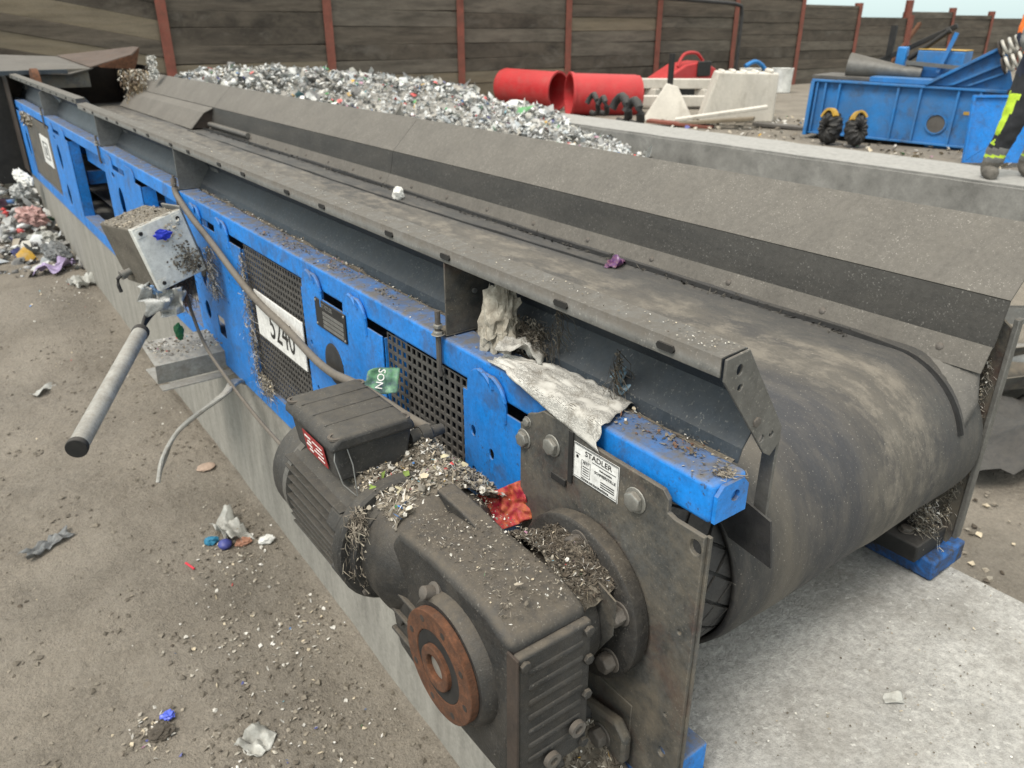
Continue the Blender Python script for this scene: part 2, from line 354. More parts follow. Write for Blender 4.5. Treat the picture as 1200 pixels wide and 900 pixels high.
class Flk:
    """many small pieces in one mesh, each with its own colour"""
    def __init__(s): s.v = []; s.f = []; s.c = []
    def flake(s, p, size, col, up=1.0, long=1.0, nrm=None):
        ax = Vector((random.gauss(0, 1 - up * .8), random.gauss(0, 1 - up * .8), 1)).normalized() if nrm is None else (Vector(nrm) + Vector((random.gauss(0, .3), random.gauss(0, .3), random.gauss(0, .3)))).normalized()
        a = ax.orthogonal().normalized(); a.rotate(Matrix.Rotation(random.uniform(0, 6.28), 3, ax)); b = ax.cross(a)
        p = Vector(p); o = len(s.v); k = random.choice((4, 5, 6)); w = size / long
        cen = p + ax * size * random.uniform(.05, .35)
        s.v.append(tuple(cen))
        for i in range(k):
            t = 6.283 * i / k; rr = random.uniform(.6, 1.15)
            s.v.append(tuple(p + a * math.cos(t) * size * rr * .5 * (long ** .5) + b * math.sin(t) * w * rr * .5 + ax * random.uniform(-.05, .28) * size * (.5 if long > 2 else 1)))
        for i in range(k): s.f.append((o, o + 1 + i, o + 1 + (i + 1) % k)); s.c.append(col)
    def lump(s, p, size, col, sq=(1, 1, .6)):
        o = len(s.v); p = Vector(p); q = Matrix.Rotation(random.uniform(0, 6.28), 3, Vector((random.random(), random.random(), random.random() + .01)).normalized())
        pts = [(1, 0, 0), (-1, 0, 0), (0, 1, 0), (0, -1, 0), (0, 0, 1), (0, 0, -1)]
        for t in pts:
            d = q @ (Vector(t) * random.uniform(.55, 1.2) * size * .5); s.v.append((p.x + d.x * sq[0], p.y + d.y * sq[1], p.z + d.z * sq[2]))
        for a in ((0, 2, 4), (2, 1, 4), (1, 3, 4), (3, 0, 4), (2, 0, 5), (1, 2, 5), (3, 1, 5), (0, 3, 5)): s.f.append(tuple(o + i for i in a)); s.c.append(col)
    def strand(s, pts, w, col):
        o = len(s.v)
        for p in pts:
            s.v.append((p[0] - w / 2, p[1], p[2])); s.v.append((p[0] + w / 2, p[1] + w * .3, p[2] + w * .3))
        for i in range(len(pts) - 1): s.f.append((o + 2 * i, o + 2 * i + 1, o + 2 * i + 3, o + 2 * i + 2)); s.c.append(col)
    def mesh(s, mb, col):
        o = len(s.v); s.v += mb.v
        for f in mb.f: s.f.append(tuple(i + o for i in f)); s.c.append(col)
    def build(s, name, parent=None, m='flake', smooth=False, angle=40):
        xs, ys, zs = zip(*s.v); c = Vector(((min(xs) + max(xs)) / 2, (min(ys) + max(ys)) / 2, min(zs)))
        me = bpy.data.meshes.new(name); me.from_pydata([(p[0] - c[0], p[1] - c[1], p[2] - c[2]) for p in s.v], [], s.f)
        at = me.attributes.new('Col', 'FLOAT_COLOR', 'FACE')
        buf = []
        for q in s.c: buf += [q[0], q[1], q[2], 1.0]
        at.data.foreach_set('color', buf)
        return finish(name, me, c, m, parent, smooth=smooth, angle=angle)
def rc(pal): 
    c = random.choice(pal); k = random.uniform(.8, 1.15); return tuple(min(.95, x * k) for x in c)
PAL_DIRT = [(.14, .12, .095), (.19, .165, .13), (.10, .085, .065), (.24, .21, .17), (.30, .27, .22), (.075, .06, .045)]
PAL_LIT = [(.55, .53, .48), (.42, .39, .33), (.62, .60, .56), (.33, .29, .23), (.22, .2, .17), (.48, .41, .3)]
PAL_COL = [(.05, .17, .42), (.45, .05, .05), (.1, .3, .12), (.5, .3, .05), (.35, .18, .26), (.08, .09, .25), (.15, .32, .38)]
PAL_WASTE = [(.50, .51, .50), (.60, .61, .60), (.38, .39, .39), (.28, .28, .28), (.66, .66, .65), (.17, .17, .17), (.42, .41, .37), (.12, .12, .12), (.33, .36, .38), (.30, .28, .25), (.54, .56, .57), (.5, .49, .46)]
def lit_mix(q): return rc(PAL_COL) if random.random() < q else rc(PAL_LIT if random.random() < .5 else PAL_DIRT)

def crumple(name, loc, size, m, label=None, cat=None, parent=None, amp=.35, rot=(0, 0, 0), seed=None, sub=3, freq=2.2, group=None):
    bm = bmesh.new(); bmesh.ops.create_icosphere(bm, subdivisions=sub, radius=1); sd = Vector((random.random() * 40, random.random() * 40, 3))
    for v in bm.verts:
        n = noise.noise(v.co * freq + sd) + .5 * noise.noise(v.co * freq * 2.3 + sd); v.co *= 1 + amp * n
        v.co += Vector((noise.noise(v.co * 5 + sd), noise.noise(v.co * 5 + sd * 2), noise.noise(v.co * 5 + sd * 3))) * amp * .35
    Mx = Matrix.Rotation(R(rot[2]), 4, 'Z') @ Matrix.Rotation(R(rot[1]), 4, 'Y') @ Matrix.Rotation(R(rot[0]), 4, 'X')
    for v in bm.verts: v.co = Mx @ Vector((v.co.x * size[0] / 2, v.co.y * size[1] / 2, v.co.z * size[2] / 2))
    me = bpy.data.meshes.new(name); bm.to_mesh(me); bm.free()
    o = finish(name, me, Vector(loc), m, parent, smooth=True, angle=28)
    if label: tag(o, label, cat, group)
    return o
def rag(name, loc, sx, sy, m, label=None, cat=None, rz=0, amp=.02, rx=0, ry=0, n=14, freq=9, parent=None, group=None, uvs=True):
    """creased sheet with some thickness"""
    sd = Vector((random.random() * 50, random.random() * 50, 1)); bm = bmesh.new(); uvl = bm.loops.layers.uv.new('UVMap')
    edge = [random.uniform(.8, 1.12) for _ in range(8)]
    g = []
    for i in range(n + 1):
        row = []
        for j in range(n + 1):
            a, b = i / n - .5, j / n - .5; th = math.atan2(b, a) / 6.2832 * 8; e = edge[int(th) % 8] * (1 - th % 1) + edge[int(th + 1) % 8] * (th % 1)
            x, y = a * sx * e, b * sy * e; q = Vector((x, y, 0)) * freq + sd
            z = amp * (abs(noise.noise(q)) * 2 + noise.noise(q * 2.7) * .6); row.append(bm.verts.new((x, y, z)))
        g.append(row)
    for i in range(n):
        for j in range(n):
            f = bm.faces.new((g[i][j], g[i + 1][j], g[i + 1][j + 1], g[i][j + 1]))
            for lp, (a, b) in zip(f.loops, ((i, j), (i + 1, j), (i + 1, j + 1), (i, j + 1))): lp[uvl].uv = (a / n, b / n)
    bmesh.ops.transform(bm, verts=bm.verts, matrix=Matrix.Rotation(R(rz), 4, 'Z') @ Matrix.Rotation(R(ry), 4, 'Y') @ Matrix.Rotation(R(rx), 4, 'X'))
    me = bpy.data.meshes.new(name); bm.to_mesh(me); bm.free()
    o = finish(name, me, Vector(loc), m, parent, smooth=True, angle=50)
    so = o.modifiers.new('thickness', 'SOLIDIFY'); so.thickness = .0012
    if label: tag(o, label, cat, group)
    return o

# ---------------------------------------------------------------- ground
def hz(x, y):
    t = min(max(.036 * (y - 1.6), -.03), .2)
    if x > 1.7: t = max(t, 0) * .6 + .02
    if x > 8.2: t = .25
    return t
def axis_pts(lo, hi, st, far):
    a = [lo + st * i for i in range(int((hi - lo) / st) + 1)]
    k, s = a[-1], st
    while k < far: s *= 1.35; k += s; a.append(k)
    k, s = a[0], st
    while k > -far: s *= 1.35; k -= s; a.insert(0, k)
    return a
gx = axis_pts(-1.5, .86, .017, 400); gy = axis_pts(1.0, 4.6, .017, 400)
mb = MB()
for y in gy:
    for x in gx:
        z = hz(x, y)
        if -2 < x < .72 and .3 < y < 9:
            p = Vector((x, y, 0)); z += .016 * noise.noise(p * 2.3) + .009 * noise.noise(p * 7) + .005 * noise.noise(p * 19) + (.0045 * noise.noise(p * 41) * (1 + noise.noise(p * 1.7)) if 1 < y < 4.6 else 0)
        else: z += .02 * noise.noise(Vector((x * .9, y * .9, 3)))
        mb.v.append((x, y, z))
nx = len(gx)
for j in range(len(gy) - 1):
    for i in range(nx - 1): mb.f.append((j * nx + i, j * nx + i + 1, (j + 1) * nx + i + 1, (j + 1) * nx + i))
g = mb.build('ground', 'soil', smooth=True, angle=80); g['kind'] = 'structure'

# plinth
def slab(name, x0, x1, y0, y1, z0, z1, m, mtop, label, cat, chip=.006, st=.12):
    bm = bmesh.new(); bmesh.ops.create_cube(bm, size=1)
    for v in bm.verts: v.co = Vector((x0 if v.co.x < 0 else x1, y0 if v.co.y < 0 else y1, z0 if v.co.z < 0 else z1))
    long = [e for e in bm.edges if abs(e.verts[0].co.y - e.verts[1].co.y) > .1]
    bmesh.ops.subdivide_edges(bm, edges=long, cuts=int((y1 - y0) / st), use_grid_fill=True)
    bmesh.ops.bevel(bm, geom=[e for e in bm.edges if abs(e.verts[0].co.y - e.verts[1].co.y) > .01 and e.calc_face_angle(0) > .5], offset=chip * 2, segments=2, affect='EDGES')
    for v in bm.verts:
        q = v.co * 4; v.co.x += chip * noise.noise(q); v.co.z += chip * .6 * noise.noise(q + Vector((9, 2, 1)))
    c = Vector(((x0 + x1) / 2, (y0 + y1) / 2, z0)); bmesh.ops.translate(bm, verts=bm.verts, vec=-c)
    me = bpy.data.meshes.new(name); bm.to_mesh(me); bm.free(); me.materials.append(MATS[m]); o = finish(name, me, c, mtop, smooth=True, angle=30)
    for p in me.polygons: p.material_index = 1 if p.normal.z > .6 else 0
    return tag(o, label, cat)
slab('concrete_plinth', .735, 1.712, -2.2, 9.6, -.15, .61, 'concrete_side', 'concrete', 'long grey concrete plinth carrying the blue belt conveyor', 'plinth')
slab('concrete_wall', 7.63, 8.5, -6, 10.1, -.1, .5, 'concrete_wall', 'concrete_wall', 'low wide concrete wall with pale top where the worker stands', 'wall', .012, .3)

# ---------------------------------------------------------------- the belt conveyor
CV = thing('belt_conveyor', (1.21, 4.3, .61), 'long blue belt conveyor with galvanised guides standing on concrete plinth', 'conveyor')
XF = .72                                  # outer face of the near side frame
def B(x0, x1, y0, y1, z0, z1, name, m, parent=CV, bevel=.002, seg=2):
    return MB().box(x0, x1, y0, y1, z0, z1).build(name, m, parent, bevel, seg)
# top beams (near side in three lengths, far side one)
for y0, y1 in ((.532, 2.992), (2.997, 4.42), (4.426, 6.28), (6.286, 8.2)):
    B(XF, .792, y0, y1, 1.155, 1.216, 'top_beam', 'blue', bevel=.007, seg=3)
B(1.66, 1.698, .80, 8.2, 1.07, 1.14, 'top_beam', 'blue', bevel=.007, seg=3)
cap = plate([(.724, 1.158), (.788, 1.158), (.788, 1.2), (.776, 1.213), (.736, 1.213), (.724, 1.2)], [circ(.762, 1.19, .009, n=12)], 0, .006, 'beam_end_cap', 'blue', CV)
cap.data.transform(Matrix.Rotation(R(-90), 4, 'Z')); cap.location = Vector((.756, .5315, 1.158)) - WL[CV]
# side panels between beam and plinth, with rounded tabs lapping over the beam
def tabbed(y0, y1, tabs, z0=.615, gap=1.139, ztab=1.196, base=1.139):
    pts = [(y1, z0), (y0, z0), (y0, base)]
    for a, b in sorted(tabs):
        r = min((b - a) / 2, .045)
        pts += [(a, base)] + arc(a + r, ztab - r, r, 180, 90, 6) + arc(b - r, ztab - r, r, 90, 0, 6) + [(b, base)]
    pts += [(y1, base)]
    out = []
    for p in pts:
        if not out or (abs(p[0] - out[-1][0]) + abs(p[1] - out[-1][1])) > 1e-5: out.append(p)
    return out[::-1]
def flanges(y0, y1, z0=.62, z1=1.135):
    for y in (y0 - .003, y1): MB().box(XF, XF + .055, y, y + .003, z0, z1).build('panel_flange', 'blue', CV)
XP = XF - .006
plate(tabbed(.93, 1.122, [(.985, 1.108)]), [circ(1.09, 1.06, .008, .011, 12), circ(1.03, 1.035, .008, .011, 12), circ(1.09, .97, .008, .011, 12), circ(1.03, .945, .008, .011, 12), circ(1.09, .88, .008, .011, 12)], XP, .004, 'side_panel', 'blue', CV, .001)
flanges(.93, 1.122)
plate(tabbed(1.45, 1.905, [(1.525, 1.648), (1.772, 1.895)]), [circ(1.73, .975, .052, .056), circ(1.87, .99, .006, .008, 10), circ(1.84, .93, .006, .008, 10), circ(1.86, .86, .006, .008, 10), circ(1.5, .9, .006, .008, 10)], XP, .004, 'side_panel', 'blue', CV, .001)
flanges(1.45, 1.905)
plate(tabbed(2.385, 2.998, [(2.49, 2.63), (2.78, 2.92)]), [[(2.69, .74), (2.77, .74), (2.77, .815), (2.69, .815)], circ(2.86, .97, .04, .075), circ(2.55, 1.0, .006, .008, 10), circ(2.6, .9, .006, .008, 10), circ(2.88, .8, .03, .035)], XP, .004, 'side_panel', 'blue', CV, .001)
flanges(2.385, 2.998)
plate(tabbed(3.66, 4.41, [(3.75, 3.95), (4.2, 4.36)]), [circ(4.12, .99, .055, .075), circ(4.22, 1.11, .035, .012, 12)], XP, .004, 'side_panel', 'blue', CV, .001)
flanges(3.66, 4.41)
plate(tabbed(5.47, 6.22, [(5.55, 5.75), (6.0, 6.16)]), [circ(5.93, .99, .06, .08), circ(5.98, 1.11, .035, .012, 12), circ(5.9, .75, .05, .07)], XP, .004, 'side_panel', 'blue', CV, .001)
flanges(5.47, 6.22)
plate(tabbed(7.45, 8.2, [(7.5, 7.7), (7.95, 8.1)]), [circ(7.6, .9, .06, .1)], XP, .004, 'side_panel', 'blue', CV, .001)
flanges(7.45, 8.2)
# weld ridges round the tab tops
for a, b in ((.985, 1.108), (1.525, 1.648), (1.772, 1.895), (2.49, 2.63), (2.78, 2.92)):
    r = .045
    MB().tube([(XP - .001, y, z) for y, z in arc(b - r, 1.196 - r, r, 150, 88, 5)[::-1] + arc(a + r, 1.196 - r, r, 92, 180, 8) + [(a, 1.12)]], .0045, 6).build('weld_seam', 'blue', CV, smooth=True)
# rails, inner channels
for y0, y1 in ((.95, 3.0), (3.003, 5.4), (5.403, 8.2)):
    m_ = MB(); m_.box(XF - .004, XF, y0, y1, .613, .685); m_.box(XF, XF + .075, y0, y1, .681, .685); m_.box(XF, XF + .075, y0, y1, .613, .617)
    m_.build('bottom_rail', 'blue', CV)
B(1.625, 1.70, .95, 8.2, .613, .685, 'bottom_rail', 'blue')
for y0, y1 in ((3.03, 3.63), (4.44, 5.44)):
    m_ = MB(); m_.box(.80, .804, y0, y1, 1.02, 1.10); m_.box(.80, .86, y0, y1, 1.10, 1.104); m_.build('inner_channel', 'blue', CV)
for y in (2.9, 4.3, 5.55, 7.0): B(.80, 1.62, y, y + .05, .86, .94, 'cross_member', 'blue')
for y in (1.9, 3.3, 4.9, 6.4): MB().lathe([(.82, .045), (1.6, .045)], 20, T((0, y, .745))).build('return_roller', 'galv_clean', CV, smooth=True)
MB().box(1.695, 1.699, .96, 8.2, .69, 1.065).build('side_panel', 'blue', CV)  # unseen far panel, added to darken the inside of the frame
# perforated guards
def perforated(y0, y1, z0, z1, pitch, hole, name, x=.726, th=.0025, nodes=None):
    b = MB(); ny = round((y1 - y0) / pitch); nz_ = round((z1 - z0) / pitch); py = (y1 - y0) / ny; pz = (z1 - z0) / nz_
    h = hole / 2
    for i in range(ny):
        for j in range(nz_):
            cy, cz = y0 + (i + .5) * py, z0 + (j + .5) * pz
            o = [(cy - py / 2, cz - pz / 2), (cy + py / 2, cz - pz / 2), (cy + py / 2, cz + pz / 2), (cy - py / 2, cz + pz / 2)]
            n_ = [(cy - h, cz - h), (cy + h, cz - h), (cy + h, cz + h), (cy - h, cz + h)]
            vs = [(x, *p) for p in o] + [(x, *p) for p in n_] + [(x + th, *p) for p in n_]
            fs = []
            for k in range(4):
                q = (k + 1) % 4; fs += [(k, k + 4, q + 4, q), (k + 4, k + 8, q + 8, q + 4)]
            b.add(vs, fs)
    return b.build(name, 'mesh', CV)
perforated(1.126, 1.447, .69, 1.150, .0215, .0145, 'mesh_guard')
perforated(1.908, 2.382, .69, 1.152, .0195, .0125, 'mesh_guard')
# number plate
npl = B(.712, .716, 1.925, 2.30, .884, 1.030, 'number_plate', 'white_plate', bevel=.001)
text_mesh('5240', .125, Matrix.Translation((.7114, 2.095, .944)) @ SIDE, 'digits', 'ink', npl, sx=.80)
# rating plate
rp = B(.7095, .7135, 1.632, 1.808, 1.062, 1.137, 'rating_plate', 'black', bevel=.0008)
lines = MB()
for k in range(4): lines.box(.7085, .7095, 1.642, 1.762, 1.068 + k * .0115, 1.068 + k * .0115 + .0085)
lines.build('data_field', 'galv_clean', rp)
for y, z in ((1.638, 1.068), (1.638, 1.131), (1.802, 1.068), (1.802, 1.131)): MB().lathe([(.7075, .0025), (.7095, .004)], 10, T((0, y, z))).build('rivet', 'galv_clean', rp)
text_mesh('STADLER', .016, Matrix.Translation((.709, 1.735, 1.125)) @ SIDE, 'lettering', 'galv_clean', rp)
# rubber grommet in the big hole
MB().lathe([(.711, .05), (.713, .055), (.72, .055)], 24, T((0, 1.73, .975))).build('grommet', 'rubber', CV, smooth=True)
MB().lathe([(.712, .037), (.716, .039)], 20, T((0, 2.86, .97))).build('grommet', 'rubber', CV, smooth=True)
# far side cover with its white sign
cov = B(.716, .722, 6.24, 7.43, .70, 1.15, 'cover_panel', 'plate')
for k in range(10): B(.714, .7165, 6.26, 7.41, .72 + k * .013, .726 + k * .013, 'louvre', 'plate', cov, 0)
sg = B(.712, .716, 6.34, 6.74, .86, 1.06, 'white_sign', 'white_plate', cov, .001)
sm = MB(); sm.box(.7112, .712, 6.42, 6.66, .90, .912); sm.box(.7112, .712, 6.42, 6.66, 1.01, 1.022); sm.box(.7112, .712, 6.42, 6.46, .912, 1.01); sm.box(.7112, .712, 6.62, 6.66, .912, 1.01); sm.box(.7112, .712, 6.5, 6.58, .93, .99)
sm.build('sign_mark', 'cloth_grey', sg)

# near end plate
ep = [(.925, .63), (.925, 1.152), (.912, 1.150), (.905, 1.176), (.885, 1.184), (.866, 1.196), (.790, 1.198), (.745, 1.186), (.60, 1.184), (.588, 1.172), (.588, 1.152), (.575, 1.148), (.522, 1.148), (.520, .70), (.545, .645), (.62, .622), (.68, .63), (.70, .622)]
EP = plate(ep, [circ(.535, 1.125, .010, .012, 14), circ(.553, .72, .008, .010, 12), circ(.553, .80, .004, n=8), circ(.545, .97, .004, n=8)], .702, .008, 'end_plate', 'plate', CV, .0015)
B(.710, .716, .518, .526, .70, 1.146, 'plate_edge', 'plate', EP, .001)
hexbolt('bolt', (.702, .838, 1.145), .0155, EP); hexbolt('bolt', (.702, .648, 1.141), .0165, EP); hexbolt('bolt', (.702, .913, 1.125), .0145, EP); hexbolt('bolt', (.702, .905, 1.16), .008, EP)
B(.6985, .7015, .786, .796, 1.10, 1.192, 'tie_strap', 'black', EP, .0005); B(.697, .7012, .80, .835, 1.087, 1.099, 'tie_strap', 'black', EP, .0005)
# grease sticker
st = B(.7009, .7015, .684, .785, 1.115, 1.178, 'sticker', 'white_plate', EP, 0)
fr = MB()
for a in ((.685, .784, 1.1155, 1.1165), (.685, .784, 1.1765, 1.1775), (.685, .6857, 1.1165, 1.1765), (.7833, .784, 1.1165, 1.1765), (.687, .782, 1.1188, 1.1194), (.687, .782, 1.1748, 1.1753)): fr.box(.7004, .7009, *a)
for a in ((.746, .766, 1.126, 1.1266), (.746, .766, 1.1535, 1.154), (.746, .7465, 1.126, 1.154), (.7655, .766, 1.126, 1.154)): fr.box(.7004, .7009, *a)
for k in range(4): fr.box(.7004, .7009, .749, .763, 1.130 + k * .0042, 1.1312 + k * .0042)
for k in range(3): fr.box(.7004, .7009, .692, .722, 1.1255 + k * .004, 1.127 + k * .004)
fr.box(.7004, .7009, .69, .742, 1.1585, 1.1595)
fr.box(.7004, .7009, .77, .781, 1.160, 1.1608); fr.lathe([(.7004, .0028), (.7009, .0028)], 10, T((0, .776, 1.155)))
fr.build('sticker_frame', 'ink', st)
for tx, sz, y, z, sx in (('STADLER', .0128, .729, 1.167, 1.15), ('FETT', .0062, .756, 1.1497, 1), ('SCHMIERSTELLE', .0066, .713, 1.1455, 1.0), ('Mehrzweckfett', .0044, .712, 1.1530, 1.0), ('Wartung nach Betriebsanleitung', .0040, .735, 1.1216, 1.2)):
    text_mesh(tx, sz, Matrix.Translation((.7005, y, z)) @ SIDE, 'lettering', 'ink', st, sx, .0003)
# bottom foot
ft = B(.70, .80, .515, .70, .6125, .628, 'foot_plate', 'blue_worn'); B(.715, .79, .53, .66, .6285, .70, 'foot_block', 'blue', ft, .004)
# far end plate and foot
plate([(.95, .63), (.95, 1.2), (.60, 1.215), (.578, 1.20), (.578, .69), (.60, .63)], [], 1.70, .008, 'end_plate', 'plate', CV, .0015)
MB().box(1.69, 1.712, .566, .577, .69, 1.225).build('plate_edge', 'galv', CV, .002)
f2 = B(1.60, 1.745, .562, .90, .613, .665, 'foot_plate', 'blue_worn', bevel=.006); B(1.56, 1.69, .59, .80, .666, .71, 'foot_block', 'black', f2, .004)
hexbolt('bolt', (1.60, .64, .711), .014, f2, 'bolt_dirty', 'z')

# drum, lagging, belt
YC, ZC, RD = .745, .94, .170
dr = MB().lathe([(.752, .02), (.752, .15), (.762, RD - .006), (1.655, RD - .006), (1.665, .15), (1.665, .02)], 64, T((0, YC, ZC))).build('drum', 'rubber', CV, smooth=True)
MB().lathe([(.69, .045), (.76, .045)], 24, T((0, YC, ZC))).build('drum_shaft', 'bolt_dirty', CV, smooth=True)
lg = MB(); NL = 20
for k in range(NL):
    for row, xc in ((0, .785), (1, .822), (0, .859), (1, .896)):
        a0 = 2 * math.pi * (k + .5 * row) / NL; w_ = math.pi / NL * .87; q = []
        for rr in (RD - .008, RD + .001):
            for dx, da in ((-.0315, 0), (0, -w_), (.0315, 0), (0, w_)): q.append((xc + dx, YC + rr * math.cos(a0 + da), ZC + rr * math.sin(a0 + da)))
        lg.add(q, [(0, 1, 2, 3), (4, 7, 6, 5), (0, 4, 5, 1), (1, 5, 6, 2), (2, 6, 7, 3), (3, 7, 4, 0)])
lg.build('lagging', 'rubber', CV)
def belt():
    rb = .18; path = []
    for k in range(0, 40): path.append((8.25 - (8.25 - YC) * k / 40, ZC + rb))
    for k in range(0, 33): a = R(90 + 180 * k / 32); path.append((YC + rb * math.cos(a), ZC + rb * math.sin(a)))
    for k in range(1, 12): path.append((YC + 7.5 * k / 11, ZC - rb))
    bm = bmesh.new(); uvl = bm.loops.layers.uv.new('UVMap'); xs = [.852 + (1.655 - .852) * i / 30 for i in range(31)]
    s_ = 0; rows = []; ss = []
    for i, (y, z) in enumerate(path):
        if i: s_ += math.hypot(y - path[i - 1][0], z - path[i - 1][1])
        ss.append(s_)
        # outward direction for tiny sag / wrinkles
        if i < 40: ny, nz_ = 0, 1
        elif i < 73: ny, nz_ = (y - YC) / rb, (z - ZC) / rb
        else: ny, nz_ = 0, -1
        r = []
        for x in xs:
            e = .004 * noise.noise(Vector((x * 6, s_ * 2.2, 4))) + .002 * noise.noise(Vector((x * 20, s_ * 6, 4)))
            if x < .87: e -= .004
            r.append(bm.verts.new((x, y + ny * e, z + nz_ * e)))
        rows.append(r)
    for i in range(len(rows) - 1):
        for j in range(30):
            f = bm.faces.new((rows[i][j], rows[i][j + 1], rows[i + 1][j + 1], rows[i + 1][j]))
            for lp, (a, b) in zip(f.loops, ((i, j), (i, j + 1), (i + 1, j + 1), (i + 1, j))): lp[uvl].uv = (xs[b], ss[a])
    c = Vector((1.25, 4.3, .75)); bmesh.ops.translate(bm, verts=bm.verts, vec=-c)
    me = bpy.data.meshes.new('belt'); bm.to_mesh(me); bm.free()
    o = finish('belt', me, c, 'belt', CV, smooth=True, angle=60)
    s = o.modifiers.new('thickness', 'SOLIDIFY'); s.thickness = .009; s.offset = -1
    return o
belt()
# near guide: flanged top rail, sloping upper sheet, lower sheet
def guide(y0, y1, dz=0, dx=0):
    g_ = MB()
    g_.sheet([(.722, 1.366 + dz), (.722, 1.393 + dz), (.768, 1.397 + dz), (.772, 1.385 + dz)], y0, y1, -.003)
    o = g_.build('guide_rail', 'galv', CV, .0012)
    s1 = MB().sheet([(.768, 1.394 + dz), (.845, 1.284 + dz)], y0, y1, .003).build('guide_sheet', 'steel_dark', CV)
    s2 = MB().sheet([(.847, 1.290 + dz), (.806, 1.232), (.800, 1.212)], y0 + .01, y1, -.003).build('guide_sheet', 'steel_dark', CV)
    y = y0 + .09; k = 0; h6 = ((-.013, -.005), (.013, -.005), (.016, 0), (.013, .005), (-.013, .005), (-.016, 0)); first = None
    while y < y1 - .05:
        if first is None: first = MB().add([(.7185, y + a, 1.379 + dz + b) for a, b in h6] + [(.7235, y + a, 1.379 + dz + b) for a, b in h6], [(0, 1, 2, 3, 4, 5)] + [(i, (i + 1) % 6, (i + 1) % 6 + 6, i + 6) for i in range(6)]).build('dark_slot_piece', 'black', CV); ya = y  # black raised pieces stand in for the shade inside punched slots
        else: c_ = first.copy(); COL.objects.link(c_); c_.location.y = first.location.y + y - ya
        y += .215 if k % 2 == 0 else .33; k += 1
    return o
guide(.545, 4.86)
guide(4.88, 8.25, .022)
# end cap of the near guide
gc = plate([(.724, 1.362), (.724, 1.392), (.768, 1.396), (.864, 1.258), (.866, 1.234), (.846, 1.216), (.83, 1.226)], [circ(.752, 1.372, .006, .008, 10), circ(.757, 1.346, .005, n=10), circ(.82, 1.252, .006, n=10), circ(.842, 1.252, .005, n=10)], 0, .004, 'guide_end_cap', 'galv', CV, .001)
gc.data.transform(Matrix.Rotation(R(-90), 4, 'Z'))
gc.location = Vector((.795, .542, 1.216)) - WL[CV]
hexbolt('bolt', (.803, .541, 1.283), .008, CV, 'bolt_dirty', '-y')
MB().box(.862, .868, .54, .562, 1.06, 1.24).build('guide_end_fold', 'galv', CV, .001)
plate([(.56, 1.125), (.52, 1.115), (.507, 1.04), (.585, 1.05), (.64, 1.11), (.66, 1.125)], [], .846, .004, 'rubber_flap', 'rubber', CV)
# brackets carrying the near guide
for i, y in enumerate((1.19, 3.03, 4.45, 6.31)):
    b_ = MB(); b_.prism([(.724, 1.222), (.724, 1.364), (.768, 1.385), (.843, 1.286), (.838, 1.222)][::-1], y, y + .004, 'y')
    b_.box(.724, .838, y, y + .05, 1.2185, 1.2215)
    br = b_.build('guide_bracket', 'plate' if i == 0 else 'galv_clean', CV, .001)
    MB().prism([(y - .002, 1.36), (y - .002, 1.30), (y - .12, 1.235), (y - .17, 1.235), (y - .17, 1.25)], .838, .842, 'x').build('brace', 'galv_clean', br) if i else None
    MB().tube([(.712, y + .012, 1.27), (.712, y + .012, 1.15), (.716, y + .012, 1.135)], .0055, 8).build('stud', 'bolt_dirty', br, smooth=True)
    hexbolt('nut', (.712, y + .012, 1.222), .011, br, 'bolt', 'z'); hexbolt('nut', (.712, y + .012, 1.236), .010, br, 'bolt', 'z', washer=False)
    MB().lathe([(.001, .005), (.006, .005)], 8, T((.788, y, 1.30), 0, 0, -90)).build('bolt', 'galv_clean', br)
# far guide
SEG = [(.585, 3.134), (3.137, 5.66), (5.665, 8.1)]
for y0, y1 in SEG:
    MB().sheet([(1.812, 1.38), (1.80, 1.394), (1.745, 1.341), (1.668, 1.266)], y0, y1, .004).build('guide_sheet', 'guide_dust', CV)
    MB().sheet([(1.668, 1.264), (1.648, 1.168)], y0, y1, .004).build('guide_sheet', 'guide_rub', CV)
    MB().sheet([(1.646, 1.170), (1.622, 1.118)], y0, y1, -.004).build('clamp_strip', 'guide_dust', CV)
for k in range(26):
    y = .68 + k * .28
    MB().lathe([(0, .0085), (.003, .008), (.006, .003)], 12, T((1.632, y, 1.146), 0, -155, 0)).build('bolt', 'bolt_dirty', CV, smooth=True)
# rubber skirt draped on the belt and over the drum
sk = MB(); prev = None; rows = []
pth = [(8.1 - (8.1 - YC) * k / 30, 1.1225) for k in range(31)] + [(YC + .183 * math.cos(R(90 + a)), ZC + .183 * math.sin(R(90 + a))) for a in (8, 16, 24, 32, 40, 47, 54, 60, 66, 72)]
for i, (y, z) in enumerate(pth):
    zt = 1.128 if y > .60 else 1.128 - (.60 - y) * .3
    fl = 0 if i < 31 else (i - 30) * .0022
    rows.append([(1.630, max(y, .59), zt), (1.612 , y, z + .5 * (zt - z)), (1.590 - fl, y - .001, z + .002), (1.580 - fl, y - .001, z + .0012)])
for i in range(len(rows)): sk.v += rows[i]
for i in range(len(rows) - 1):
    for j in range(3): sk.f.append((i * 4 + j, i * 4 + j + 1, i * 4 + j + 5, i * 4 + j + 4))
so_ = sk.build('rubber_skirt', 'skirt_rubber', CV, smooth=True, angle=60); q = so_.modifiers.new('thickness', 'SOLIDIFY'); q.thickness = .004
